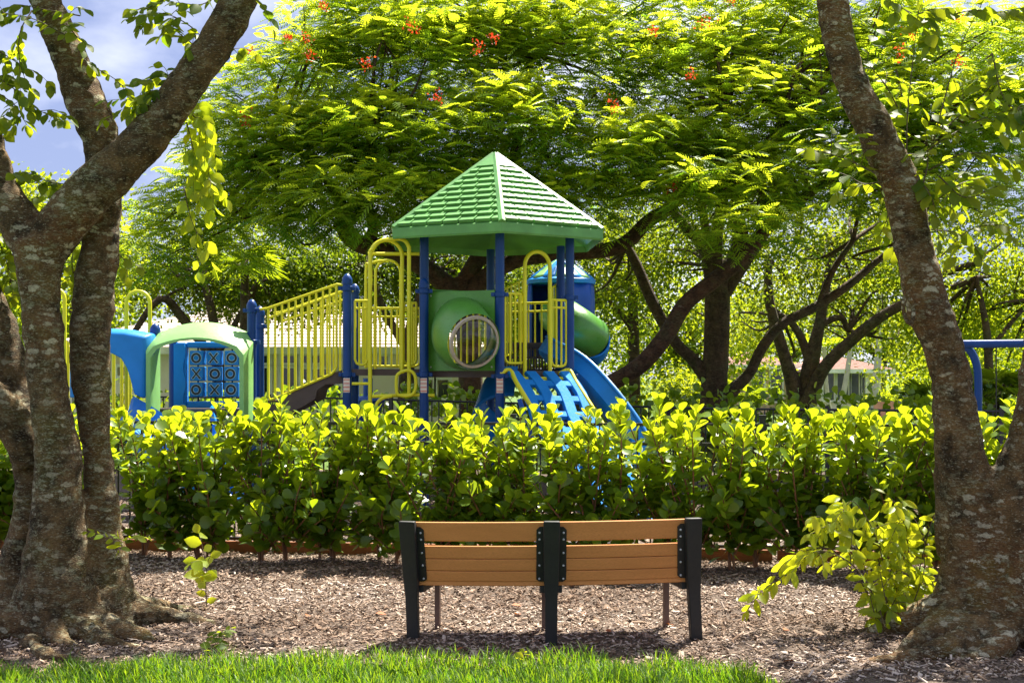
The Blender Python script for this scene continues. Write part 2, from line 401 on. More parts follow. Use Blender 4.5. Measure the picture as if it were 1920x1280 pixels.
def lawn_edge(X):
    """how far from the camera the near grass reaches at X"""
    X = np.asarray(X, float)
    e = 7.80 - 0.20 * np.clip((X + 0.2) / 1.9, 0, 2) ** 2 - 0.22 * np.clip((-X - 1.2) / 1.5, 0, 2) ** 2
    e = np.where(X > 1.28, e - (X - 1.28) * 2.4, e)
    return e + 0.05 * np.sin(X * 5.1) + 0.035 * np.sin(X * 13.7 + 1)
def gz(X, Y):
    X = np.asarray(X, float); Y = np.asarray(Y, float)
    return 0.008 + 0.012 * np.sin(X * 2.3 + 0.7) * np.sin(Y * 2.9) + 0.007 * np.sin(X * 7.1 + Y * 3.3) + 0.006 * np.sin(Y * 9.7 - X * 2.1)
def mulch_grid(name, x0, x1, y0, y1, nx, ny, near):
    xs = np.linspace(x0, x1, nx); ts = np.linspace(0, 1, ny)
    X, Tt = np.meshgrid(xs, ts)
    ys = (lawn_edge(X) - 0.16 if near else np.full_like(X, y0)); Y = ys + (y1 - ys) * Tt
    Z = gz(X, Y)
    V = np.stack([X, Y, Z], -1).reshape(-1, 3)
    T = []
    for j in range(ny - 1):
        for i in range(nx - 1):
            a = j * nx + i; T += [(a, a + 1, a + nx + 1), (a, a + nx + 1, a + nx)]
    return obj(name, tri_mesh(name, V, np.array(T), None, [M['soil']]))
o = mulch_grid('mulch_bed', -9, 9, 0, 12.9, 160, 70, True); tag(o, 'brown wood mulch bed under the bench and trees', 'mulch', kind='structure')
o = mulch_grid('playground_surface', -16, 16, 12.9, 24, 60, 30, False); tag(o, 'mulch safety surface under the play structure', 'mulch', kind='structure')

# wood chips: too many to count
def chips(name, N, x0, x1, y0, y1, near, smin, smax, label):
    X = RNG.uniform(x0, x1, N); Y = RNG.uniform(y0, y1, N)
    if near:
        k = (Y > lawn_edge(X) - 0.05) & (np.abs(X) < 0.47 * Y + 0.3); X, Y = X[k], Y[k]
    n = len(X); Z = gz(X, Y) + RNG.uniform(0.001, 0.016, n)
    tv = np.array([(-.5, -.5, 0), (.5, -.42, 0), (.5, .45, 0), (-.45, .5, 0), (-.46, -.4, 1), (.4, -.36, 1), (.44, .4, 1), (-.4, .42, 1)])
    tf = np.array([(4, 5, 6), (4, 6, 7), (0, 1, 5), (0, 5, 4), (2, 3, 7), (2, 7, 6)])
    an = RNG.uniform(0, 2 * np.pi, n); el = RNG.normal(0, 0.30, n)
    u = np.stack([np.cos(an) * np.cos(el), np.sin(an) * np.cos(el), np.sin(el)], 1)
    nn = np.stack([RNG.normal(0, .3, n), RNG.normal(0, .3, n), np.ones(n)], 1)
    Ms = basis(u, nn, np.ones(n))
    ln = (smin + (smax - smin) * RNG.random(n) ** 1.8) * np.where(RNG.random(n) < .05, 2.0, 1); wd = ln * RNG.uniform(.14, .42, n); th = RNG.uniform(.002, .006, n)
    Ms = Ms * np.stack([ln, wd, th], 1)[:, None, :]
    V, T, tt = bake(tv, tf, Ms, np.stack([X, Y, Z], 1), np.clip(RNG.beta(1.2, 0.95, n) * (0.88 + 0.25 * np.sin(X * 1.7 + 1) * np.sin(Y * 2.3)), 0, 1))
    o = obj(name, tri_mesh(name, V, T, tt, [M['chip']], False)); tag(o, label, 'wood chips', kind='stuff')
chips('wood_chips', 88000, -6.2, 6.2, 7.3, 12.7, True, 0.018, 0.055, 'loose brown and pale wood chips around the bench')
chips('wood_chips', 16000, -7, 7, 12.8, 19, False, 0.04, 0.10, 'loose wood chips on the playground floor')

# fallen leaves on the mulch
for i, (px, py, a) in enumerate(((960, 1142, .3), (975, 1160, 2), (1092, 1160, 1), (872, 1222, 4), (705, 1158, .2), (575, 1163, 1.4), (1262, 1180, 2.2), (1470, 1190, .9), (1490, 1248, 3), (1135, 1192, .4))):
    p = G(px, py); tv, tf = LEAF_OVAL
    me = tri_mesh('fallen_leaf', tv * 0.075, tf, np.full(len(tv), 0.5))
    mm = M['flower'] if i == -1 else M.setdefault('dry_leaf', leafmat('dry_leaf', (0.30, 0.075, 0.02), (0.42, 0.14, 0.04), (0.4, 0.10, 0.02), (0.5, 0.2, 0.03), 0.2, 0.7))
    o = obj('fallen_leaf', me, None, (p.x, p.y, 0.035), Matrix.Rotation(a, 3, 'Z') @ Matrix.Rotation(0.25, 3, 'X'), mm)
    tag(o, 'dry orange-brown leaf lying on the mulch', 'leaf', 'dry leaves fallen on the mulch')

# near grass
N = 72000
X = RNG.uniform(-5.5, 2.6, N); Y = RNG.uniform(6.1, 7.95, N)
k = (Y < lawn_edge(X) + np.where(RNG.random(N) < 0.30, RNG.uniform(0, 0.16, N) * (0.3 + np.sin(X * 4.3) ** 2), 0)) & (X > -3.5 + 0.6 * (7.8 - Y))
X, Y = X[k], Y[k]; n = len(X)
tv = np.array([(0, -.5, 0), (0, .5, 0), (.4, -.42, .03), (.4, .42, .03), (.75, -.26, .12), (.75, .26, .12), (1, 0, .3)])
tf = np.array([(0, 1, 3), (0, 3, 2), (2, 3, 5), (2, 5, 4), (4, 5, 6)])
an = RNG.uniform(0, 2 * np.pi, n); el = np.abs(RNG.normal(0, 0.42, n))
u = np.stack([np.cos(an) * np.sin(el), np.sin(an) * np.sin(el), np.cos(el)], 1); nn = np.stack([np.cos(an), np.sin(an), -.2 * np.ones(n)], 1)
ln = RNG.uniform(.05, .15, n) * (0.62 + 0.5 * np.sin(X * 2.7 + Y * 4 + np.sin(X * 7)) ** 2); Ms = basis(u, nn, np.ones(n)) * np.stack([ln, RNG.uniform(.005, .0105, n), ln], 1)[:, None, :]
V, T, tt = bake(tv, tf, Ms, np.stack([X, Y, np.full(n, -0.012)], 1), np.clip(RNG.normal(.42, .30, n), 0, 1))
o = obj('grass', tri_mesh('grass', V, T, tt, [M['grass']])); tag(o, 'strip of uncut green grass in front of the mulch bed', 'grass', kind='stuff')

# ------------------------------------------------------------------ bench
bx, by = 0.262, 8.40
bench = thing('park_bench', 'curved park bench with orange-brown slats and black steel posts seen from behind', 'bench', (bx, by, 0))
RC = 4.6
def arc(x, off=0.0, z=0.0):
    """point on the bench's curve: x along, off towards the seat side (away from camera)"""
    a = x / RC
    return Vector((bx + (RC - off) * math.sin(a), by + RC - (RC - off) * math.cos(a), z + 0.012 * x))
def lean(z): return -0.10 * (z - 0.40) / 0.40
def slat(name, x0, x1, z0, z1, t=0.036, flat=False, o0=0, o1=0):
    mb = MB(); rg = []
    for i in range(13):
        x = x0 + (x1 - x0) * i / 12
        if flat: rg.append([arc(x, o0, z0), arc(x, o0, z1), arc(x, o1, z1), arc(x, o1, z0)])
        else: rg.append([arc(x, lean(z0), z0), arc(x, lean(z1), z1), arc(x, lean(z1) + t, z1), arc(x, lean(z0) + t, z0)])
    mb.rings(rg, True, True, True)
    return mb.build(name, M['slat'], bench, angle=30, bevel=0.005)
PX = (-0.925, -0.005, 0.935)
for xa, xb in ((PX[0] + 0.0, PX[1] - 0.004), (PX[1] + 0.004, PX[2])):
    for z0, z1 in ((0.678, 0.805), (0.560, 0.644), (0.478, 0.557), (0.405, 0.475)):
        slat('back_slat', xa, xb, z0, z1)
    for k in range(4):
        slat('seat_slat', xa, xb, 0.375, 0.408, flat=True, o0=0.005 + 0.112 * k, o1=0.108 + 0.112 * k)
for i, x in enumerate(PX):
    a = x / RC; rot = Matrix.Rotation(a, 3, 'Z')
    w = 0.088
    tilt = (0.0, 0.0, 0.035)[i]
    def q(u, v, z):  # u along, v towards seat
        p = arc(x, v, z); return p + rot @ Vector((u + tilt * (0.4 - z) / 0.4, 0, 0))
    mb = MB(); ow = 0.018 if i != 1 else 0
    rg = []
    for z, wd in ((-0.06, 0.078), (0.02, 0.078), (0.30, 0.082), (0.40, 0.096), (0.80, 0.108), (0.815, 0.104)):
        lo = lean(max(z, 0.3)) - 0.062 + (0.04 * (1 - max(z, 0) / 0.4) if z < 0.4 else 0) - (0.02 if z < .4 else 0)
        rg.append([q(-wd / 2, lo, z), q(wd / 2, lo, z), q(wd / 2, lo + 0.055, z), q(-wd / 2, lo + 0.055, z)])
    mb.rings(rg, True, True, True); post = mb.build('back_post', M['black'], bench, angle=30, bevel=0.006)
    # flange plates with bolts
    sides = {0: (1,), 1: (-1, 1), 2: (-1,)}[i]
    for s in sides:
        u0, u1 = s * 0.046, s * 0.098
        mb = MB(); pr = []
        for z, uu in ((0.405, 0.6), (0.42, 1), (0.755, 1), (0.775, 0.6)):
            pr.append((z, u0 + (u1 - u0) * uu))
        ol = [q(u0, lean(z) - 0.008, z) for z, _ in pr] + [q(u, lean(z) - 0.008, z) for z, u in reversed(pr)]
        mb.prism(ol, rot @ Vector((0, 0.006, 0))); fl = mb.build('flange', M['black'], bench, smooth=False)
        for z in (0.425, 0.515, 0.60, 0.69, 0.735):
            b = MB(); b.lathe(q(s * 0.078, lean(z) - 0.009, z), [(0.0075, 0), (0.0075, 0.003), (0.004, 0.006)], 8, axis=rot @ Vector((0, -1, 0)))
            b.build('bolt', M['bolt'], fl)
    for s in (-1, 1):      # seat bracket arms and front legs
        if (i, s) in ((0, -1), (2, 1)): continue
        mb = MB(); c = q(s * 0.055, 0.23, 0.352); mb.box(c, (0.035, 0.46, 0.045), rot); mb.build('seat_bracket', M['black'], bench, bevel=0.003)
    mb = MB(); s = {0: 1, 1: -0.6, 2: -1}[i]
    mb.box(q(s * 0.058, 0.42, 0.15), (0.036, 0.04, 0.40), rot); mb.build('front_leg', M['brown_leg'], bench, bevel=0.003)

# ------------------------------------------------------------------ near fence and timber edging behind the hedge
def fence_y(X): return 12.46 - 0.125 * X
fence = thing('metal_fence', 'black picket fence directly behind the leafy hedge', 'fence', (0, fence_y(0), 0))
ang = math.atan(-0.125); rotf = Matrix.Rotation(ang, 3, 'Z')
mb = MB(); mb.box((0, 0, 0), (1, 0.016, 1), None); pick = mb.mesh('picket', False)
pick.materials.append(M['black_fence'])
ux, uy = math.cos(ang), math.sin(ang)
for zc in (1.285, 1.10, 0.13):
    mb = MB(); mb.box((0, fence_y(0), zc), (14.4, 0.034, 0.03), rotf); mb.build('rail', M['black_fence'], fence, smooth=False)
for i in range(116):
    X = -7 + i * 0.1207; 
    obj('picket', pick, fence, (X, fence_y(X), 0.66), rotf @ Matrix.Diagonal((0.016, 1, 1.22)))
for i in range(7):
    X = -7.1 + i * 2.37; mb = MB(); mb.box((X, fence_y(X), 0.68), (0.055, 0.055, 1.36), rotf); mb.box((X, fence_y(X), 1.372), (0.066, 0.066, 0.02), rotf)
    mb.build('post', M['black_fence'], fence, smooth=False)
M['edging'] = roughmat('orange_timber', (0.20, 0.070, 0.030), (0.28, 0.105, 0.045), 4, 0.8, 0.4, 0.006, (0.14, 0.055, 0.025), 45, (0.4, 1, 4))
for i in range(6):
    X = -6.0 + i * 2.42; mb = MB(); mb.box((X, fence_y(X) - 0.12, 0.055), (2.395, 0.045, 0.13), Matrix.Rotation(ang + 0.004 * ((i % 3) - 1), 3, 'Z'))
    o = mb.build('edging_board', M['edging'], None, bevel=0.006)
    tag(o, 'orange-brown timber edging board at the foot of the hedge', 'edging board', 'timber edging along the fence')

# ------------------------------------------------------------------ hedge of paddle-shaped leaves
hedge = thing('hedge', 'leafy hedge of thick paddle-shaped leaves between the bench and the playground', 'hedge', (0, 11.9, 0))
leafL, leafU, leafN, leafS, leafT = [], [], [], [], []
def hedge_top(X): return 1.375 + 0.05 * math.sin(X * 2.1) + 0.04 * math.sin(X * 5.3 + 1) + (0.06 if X > 1.3 else 0) - (0.03 if -0.7 < X < 0.4 else 0) + 0.0 * X
nsh = 46
for i in range(nsh):
    X0 = -6.6 + i * 0.295 + random.uniform(-.12, .12); Y0 = fence_y(X0) - 0.60 + random.uniform(-.14, .14)
    top = hedge_top(X0)
    mb = MB()
    nb = 14
    for b in range(nb):
        az = random.uniform(0, 2 * math.pi); sp = random.uniform(0.08, 0.5)
        hgt = top * random.uniform(0.66, 1.05) if b > 4 else top * random.uniform(0.9, 1.09)
        ex, ey = X0 + math.cos(az) * sp * 1.2, Y0 + math.sin(az) * sp * 0.8
        if b >= 8:   # low side shoots
            hgt = top * random.uniform(0.24, 0.66); ex, ey = X0 + math.cos(az) * (sp + .1), Y0 - abs(math.sin(az)) * (sp + .05)
        bend = random.uniform(.25, .6)
        pts = [(X0 + random.uniform(-.03, .03), Y0 + random.uniform(-.03, .03), 0.0), (X0 + (ex - X0) * bend * .7 + random.uniform(-.03, .03), Y0 + (ey - Y0) * bend * .7, hgt * .38),
               (X0 + (ex - X0) * (bend + .3) + random.uniform(-.03, .03), Y0 + (ey - Y0) * (bend + .3), hgt * .72), (ex, ey, hgt - 0.09)]
        mb.tube(pts if b < 3 else pts[1:], [0.013, 0.010, 0.007, 0.004][0 if b < 3 else 1:], 5, sm=3)
        path = smooth_path(pts, 8); seg = np.linalg.norm(np.diff(path, axis=0), axis=1); cum = np.concatenate([[0], np.cumsum(seg)])
        s = 0.2 * cum[-1] if b < 8 else 0.28 * cum[-1]; rotp = random.uniform(0, 6.28)
        while s < cum[-1]:
            f = s / cum[-1]
            p = np.array([np.interp(s, cum, path[:, c]) for c in range(3)])
            tdir = Vector(path[min(len(path) - 1, np.searchsorted(cum, s))] - path[max(0, np.searchsorted(cum, s) - 2)]).normalized()
            dens = 1.0 if p[2] > 0.40 else 0.8
            for kk in (0, math.pi):
                if random.random() > dens: continue
                a2 = rotp + kk + random.uniform(-.35, .35)
                side = tdir.orthogonal().normalized(); side.rotate(Matrix.Rotation(a2, 3, tdir))
                elev = R(random.uniform(15, 58) + 30 * max(0, f - .72) / .28)
                if random.random() < .18: elev -= R(35)
                u = side * math.cos(elev) + tdir * math.sin(elev)
                nv = tdir * math.cos(elev) - side * math.sin(elev) + Vector((random.gauss(0, .42), random.gauss(0, .42), random.gauss(0, .15)))
                leafL.append(tuple(Vector(p) + side * 0.008)); leafU.append(tuple(u)); leafN.append(tuple(nv))
                leafS.append(random.uniform(.085, .168) * (1.0 if f < .9 else random.uniform(.75, 1.1)))
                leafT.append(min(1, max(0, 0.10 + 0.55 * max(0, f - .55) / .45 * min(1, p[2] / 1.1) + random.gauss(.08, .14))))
            rotp += math.pi / 2 + random.uniform(-.2, .2); s += random.uniform(.045, .07)
        # terminal pair standing up
        for kk in range(3 if b < 8 else 2):
            a2 = rotp + kk * 2.4; u = Vector((math.cos(a2) * .5, math.sin(a2) * .5, .95)); nv = Vector((-math.cos(a2), -math.sin(a2), .5))
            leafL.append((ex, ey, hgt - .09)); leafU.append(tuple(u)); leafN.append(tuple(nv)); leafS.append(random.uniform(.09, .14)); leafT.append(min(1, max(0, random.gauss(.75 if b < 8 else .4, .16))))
    mb.build('stem', M['hedge_stem'], hedge)
leafL = np.array(leafL); leafT = np.array(leafT); leafS = np.array(leafS)
leafMs = basis(np.array(leafU), np.array(leafN), leafS)
iv, px, py = in_view(leafL)
free = iv & ((px > 235) & (px < 1755))
score = np.where(free, -py + 0.6 * (12.5 - leafL[:, 1]) * 100 + leafS * 400 + RNG.normal(0, 40, len(py)), -1e9)
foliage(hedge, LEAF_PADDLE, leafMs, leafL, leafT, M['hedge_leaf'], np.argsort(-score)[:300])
print('hedge leaves', len(leafL))
# ------------------------------------------------------------------ the two spotted trees in front
def remeshed(name, mb, voxel, mat, parent, bumps=0.012, sm=6):
    me = mb.mesh(name + '_raw', False); o = bpy.data.objects.new('tmp', me); col.objects.link(o)
    m = o.modifiers.new('r', 'REMESH'); m.mode = 'VOXEL'; m.voxel_size = voxel
    m2 = o.modifiers.new('s', 'SMOOTH'); m2.factor = 0.6; m2.iterations = sm
    dg = bpy.context.evaluated_depsgraph_get(); dg.update()
    out = bpy.data.meshes.new_from_object(o.evaluated_get(dg)); out.name = name
    bpy.data.objects.remove(o); bpy.data.meshes.remove(me)
    n = len(out.vertices); co = np.empty(n * 3, np.float32); out.vertices.foreach_get('co', co); co = co.reshape(-1, 3)
    nr = np.empty(n * 3, np.float32); out.vertices.foreach_get('normal', nr); nr = nr.reshape(-1, 3)
    d = np.array([noise.fractal(Vector((c[0] * 4.5, c[1] * 4.5, c[2] * 6.5)), 0.8, 2.1, 4) * 1.0 + 0.5 * noise.noise(Vector((c[0] * 2, c[1] * 2, c[2] * 14))) for c in co])
    low = 1.0 + 1.2 * np.clip(0.7 - co[:, 2], 0, 1)
    co = co + nr * (d * bumps * low)[:, None]
    out.vertices.foreach_set('co', co.astype(np.float32).ravel()); out.polygons.foreach_set('use_smooth', [True] * len(out.polygons)); out.update()
    out.materials.clear()
    return obj(name, out, parent, mat=mat)

def limb(mb, rows, n=14, sm=5, jit=0.0):
    """rows: (px, py, radius px, distance)"""
    pts = []; rad = []
    for px_, py_, r_, d_ in rows:
        p = P(px_, py_, d_); pts.append(tuple(p)); rad.append(r_ / F * d_)
    mb.tube(pts, rad, n, sm=sm)
    return pts
def root(mb, pts, r0, r1):
    k = len(pts); mb.tube(pts, [r0 + (r1 - r0) * (i / (k - 1)) ** 0.8 for i in range(k)], 10, sm=4)

tl = thing('spotted_tree', 'multi-stemmed tree with dark lichen-spotted bark and spreading roots beside the blue play hood', 'tree', (-3.1, 8.9, 0))
mb = MB()
limb(mb, [(108, 1215, 100, 8.75), (108, 1120, 80, 8.75), (108, 1020, 57, 8.75), (110, 930, 47, 8.75), (108, 850, 42, 8.75), (92, 740, 37, 8.75), (82, 640, 37, 8.75), (76, 560, 37, 8.75), (74, 500, 42, 8.75), (72, 450, 50, 8.75)])
limb(mb, [(70, 520, 36, 8.75), (95, 450, 44, 8.75), (165, 365, 46, 8.7), (235, 300, 42, 8.65), (300, 230, 38, 8.6), (345, 165, 36, 8.55), (395, 95, 35, 8.5), (440, 20, 33, 8.45), (475, -60, 31, 8.4), (520, -170, 27, 8.3)])
limb(mb, [(70, 500, 34, 8.75), (45, 430, 40, 8.8), (5, 370, 38, 8.85), (-22, 290, 34, 8.9), (-45, 190, 30, 8.95), (-60, 60, 26, 9.0), (-80, -120, 22, 9.1)])
limb(mb, [(195, 1200, 75, 8.95), (190, 1110, 60, 8.95), (188, 1000, 41, 8.98), (186, 900, 30, 9.0), (182, 830, 28, 9.0), (172, 740, 33, 9.0), (170, 640, 39, 9.0), (178, 540, 38, 9.0), (188, 450, 35, 9.0), (196, 370, 32, 9.02), (192, 290, 33, 9.03), (182, 240, 37, 9.03), (162, 195, 38, 9.03), (138, 130, 34, 9.03), (110, 60, 32, 9.03), (85, 0, 29, 9.03), (55, -80, 26, 9.0), (20, -200, 22, 9.0)])
limb(mb, [(50, 1190, 70, 9.1), (52, 1080, 55, 9.1), (56, 960, 32, 9.1), (52, 860, 28, 9.1), (35, 790, 33, 9.1), (18, 720, 38, 9.15), (2, 640, 38, 9.2), (-25, 560, 34, 9.25), (-60, 440, 30, 9.3), (-100, 250, 24, 9.4)])
limb(mb, [(60, 870, 34, 9.05), (30, 800, 36, 9.0), (-10, 750, 34, 8.95), (-60, 700, 30, 8.9)])
for pts, r0, r1 in (([(-2.95, 8.75, .11), (-2.80, 8.5, .05), (-2.64, 8.36, .01), (-2.40, 8.30, -.04)], .14, .04),
                    ([(-2.95, 8.85, .12), (-2.75, 8.62, .07), (-2.50, 8.55, .03), (-2.36, 8.52, -.03)], .15, .04),
                    ([(-2.8, 9.0, .16), (-2.62, 9.0, .08), (-2.45, 9.05, .03), (-2.2, 9.0, .0), (-1.95, 8.92, -.04)], .15, .03),
                    ([(-3.1, 8.75, .10), (-3.05, 8.5, .05), (-2.95, 8.37, .01), (-2.80, 8.28, -.04)], .14, .045),
                    ([(-3.25, 8.8, .12), (-3.4, 8.55, .06), (-3.55, 8.42, .02), (-3.7, 8.35, -.03)], .17, .06),
                    ([(-3.4, 9.0, .12), (-3.7, 8.9, .06), (-4.0, 8.8, .0), (-4.3, 8.7, -.05)], .18, .05),
                    ([(-2.8, 9.1, .12), (-2.6, 9.3, .05), (-2.4, 9.5, .0), (-2.2, 9.6, -.03)], .13, .03),
                    ([(-3.15, 8.35, .03), (-2.9, 7.95, .015), (-2.7, 7.85, .0), (-2.45, 7.92, -.04)], .06, .03)):
    root(mb, pts, r0, r1)
remeshed('trunk', mb, 0.02, M['front_bark'], tl, 0.013)

tr = thing('spotted_tree', 'leaning mossy tree forking low beside the blue swing frame', 'tree', (3.15, 8.6, 0))
mb = MB()
limb(mb, [(1838, 1210, 110, 8.6), (1836, 1130, 86, 8.6), (1832, 1050, 66, 8.6), (1824, 980, 54, 8.6), (1812, 900, 47, 8.6), (1800, 840, 44, 8.6), (1786, 720, 38, 8.6), (1765, 640, 38, 8.6), (1740, 575, 41, 8.6), (1722, 500, 37, 8.6), (1706, 425, 36, 8.6), (1690, 350, 35, 8.58), (1660, 285, 35, 8.55), (1618, 200, 33, 8.5), (1588, 130, 30, 8.48), (1570, 60, 29, 8.45), (1560, 0, 29, 8.42), (1548, -90, 27, 8.4), (1550, -200, 23, 8.4)])
limb(mb, [(1842, 1120, 60, 8.55), (1850, 1020, 48, 8.55), (1872, 950, 44, 8.52), (1900, 890, 38, 8.5), (1920, 830, 33, 8.5), (1936, 750, 30, 8.5), (1950, 640, 29, 8.5), (1975, 480, 27, 8.5), (1990, 250, 24, 8.5), (2000, 0, 22, 8.5)])
limb(mb, [(1790, 1040, 36, 8.7), (1778, 960, 26, 8.7), (1774, 880, 22, 8.7), (1770, 800, 20, 8.68), (1764, 720, 18, 8.64)])
limb(mb, [(1928, 1190, 70, 8.35), (1925, 1110, 50, 8.35), (1918, 1030, 38, 8.4), (1905, 960, 26, 8.45)])
for pts, r0, r1 in (([(2.95, 8.55, .15), (2.72, 8.6, .09), (2.52, 8.68, .04), (2.40, 8.72, -.03)], .20, .05),
                    ([(2.95, 8.45, .14), (2.72, 8.28, .07), (2.55, 8.15, .02), (2.4, 8.05, -.04)], .16, .045),
                    ([(3.1, 8.4, .14), (2.85, 8.1, .07), (2.6, 7.92, .03), (2.3, 7.82, .0), (2.05, 7.8, -.05)], .13, .04),
                    ([(3.2, 8.4, .12), (3.1, 8.1, .06), (2.95, 7.95, .01), (2.75, 7.85, -.04)], .14, .05),
                    ([(3.4, 8.45, .12), (3.55, 8.2, .06), (3.7, 8.0, .0), (3.9, 7.9, -.04)], .16, .05),
                    ([(3.4, 8.7, .12), (3.7, 8.75, .05), (4.0, 8.8, -.02)], .16, .05),
                    ([(3.0, 8.8, .12), (2.8, 9.0, .05), (2.6, 9.15, -.02)], .14, .04)):
    root(mb, pts, r0, r1)
remeshed('trunk', mb, 0.02, M['front_bark_b'], tr, 0.013)
# knot hole lips on the leaning stem
for (px_, py_, rx, ry) in ((1703, 580, 9, 26),):
    mb = MB(); pts = []
    for k in range(17):
        a = 2 * math.pi * k / 16; pts.append(tuple(P(px_ + rx * math.cos(a) + 3 * math.sin(a), py_ + ry * math.sin(a), 8.47)))
    mb.tube(pts, 0.014, 8, cap=False); mb.build('knot', M['front_bark_b'], tr)

def sprays(root_o, lines, tmpl, mat, size, step, singles_cap, twig_r=0.006, droop=0.5, subs=0.5, tintbase=.4, extra=None, twig_name='twig', hang=False):
    L, U, Nn, S, T = [], [], [], [], []
    for pts, d, *rest in lines:
        dens = rest[0] if rest else 1.0
        wp = [P(a, b, d + random.uniform(-.12, .12)) for a, b in pts]
        if len(wp) == 2: wp.insert(1, (wp[0] + wp[1]) / 2 + Vector((0, 0, .01)))
        mb = MB(); paths = []
        main = smooth_path([tuple(p) for p in wp], 8); mb.tube([tuple(p) for p in main], list(np.linspace(twig_r, twig_r * .35, len(main))), 5); paths.append(main)
        tot = np.linalg.norm(np.diff(main, axis=0), axis=1).sum()
        for k in range(int(tot / 0.16 * subs * dens) + 1):
            i0 = random.randrange(1, len(main) - 1); p0 = Vector(main[i0]); t = Vector(main[i0 + 1] - main[i0 - 1]).normalized()
            dr = (t * .6 + Vector((random.gauss(0, .6), random.gauss(0, .6), random.gauss(-.1, .5)))).normalized(); ln = random.uniform(.12, .30)
            sp = [p0, p0 + dr * ln * .5 + Vector((0, 0, .01)), p0 + dr * ln - Vector((0, 0, .06 * droop))]
            sp = smooth_path([tuple(p) for p in sp], 5); mb.tube([tuple(p) for p in sp], list(np.linspace(twig_r * .5, twig_r * .25, len(sp))), 4); paths.append(sp)
        mb.build(twig_name, M['twig'], root_o)
        for path in paths:
            cum = np.concatenate([[0], np.cumsum(np.linalg.norm(np.diff(path, axis=0), axis=1))]); s = random.uniform(.02, .06); sd = random.choice((-1, 1))
            while s < cum[-1]:
                p = Vector([np.interp(s, cum, path[:, c]) for c in range(3)]); j = min(len(path) - 2, max(0, np.searchsorted(cum, s) - 1)); t = Vector(path[j + 1] - path[j]).normalized()
                side = t.cross(Vector((random.gauss(0, .3), random.gauss(0, .3) - .35, 1))).normalized() * sd
                u = (t * .55 + side * .8 + Vector((0, 0, -droop * random.uniform(.3, 1.2)))).normalized()
                nv = Vector((random.gauss(0, .5), random.gauss(-.9, .4), .3)) if hang else Vector((random.gauss(0, .5), random.gauss(-.25, .5), .8))
                L.append(tuple(p)); U.append(tuple(u)); Nn.append(tuple(nv)); S.append(size * random.uniform(.6, 1.2)); T.append(min(1, max(0, random.gauss(tintbase, .2))))
                sd = -sd; s += step * random.uniform(.6, 1.4) / dens
            # tip leaf
            L.append(tuple(path[-1])); t = Vector(path[-1] - path[-2]).normalized(); U.append(tuple(t + Vector((0, 0, -.3)))); Nn.append((random.gauss(0, .4), -.3, .8)); S.append(size * random.uniform(.6, 1)); T.append(min(1, max(0, random.gauss(tintbase + .1, .2))))
    L, U, Nn, S, T = map(np.array, (L, U, Nn, S, T))
    iv, a, b = in_view(L, 10)
    sc = np.where(iv, S / L[:, 1] + RNG.uniform(0, .001, len(S)), -1)
    idx = np.argsort(-sc)[:singles_cap]; idx = idx[sc[idx] > 0]
    foliage(root_o, tmpl, basis(U, Nn, S), L, T, mat, idx)
    return len(L)

def crown_leaves(root_o, blobs, n_clump, per, size, tmpl, mat, spread, part='crown', tmean=.4, tsd=.2, flat=.6, shell=.55):
    """leaf clumps spread through ellipsoids: (centre, radii, weight)"""
    w = np.array([b[2] for b in blobs], float); w /= w.sum()
    ch = RNG.choice(len(blobs), n_clump, p=w)
    d = RNG.normal(size=(n_clump, 3)); d /= np.linalg.norm(d, axis=1, keepdims=True)
    rad = (shell + (1 - shell) * RNG.random(n_clump)) * np.where(RNG.random(n_clump) < .25, RNG.random(n_clump), 1)
    C = np.array([tuple(b[0]) for b in blobs])[ch] + d * rad[:, None] * np.array([b[1] for b in blobs])[ch]
    ct = RNG.normal(0, tsd * .7, n_clump)
    cid = np.repeat(np.arange(n_clump), RNG.poisson(per, n_clump))
    n = len(cid); off = RNG.normal(size=(n, 3)) * spread * np.array([1, 1, flat])
    L = C[cid] + off
    U = RNG.normal(size=(n, 3)) + np.array([0, 0, -.35]) + off / spread * .4; Nn = RNG.normal(size=(n, 3)) * .6 + np.array([0, 0, 1])
    S = RNG.uniform(.65, 1.25, n) * size
    T = np.clip(tmean + ct[cid] + RNG.normal(0, tsd * .6, n), 0, 1)
    V, Tt, tt = bake(*tmpl, basis(U, Nn, S), L, T)
    o = obj(part, tri_mesh(part, V, Tt, tt, [mat], False), root_o); o['kind'] = 'stuff'
    return C

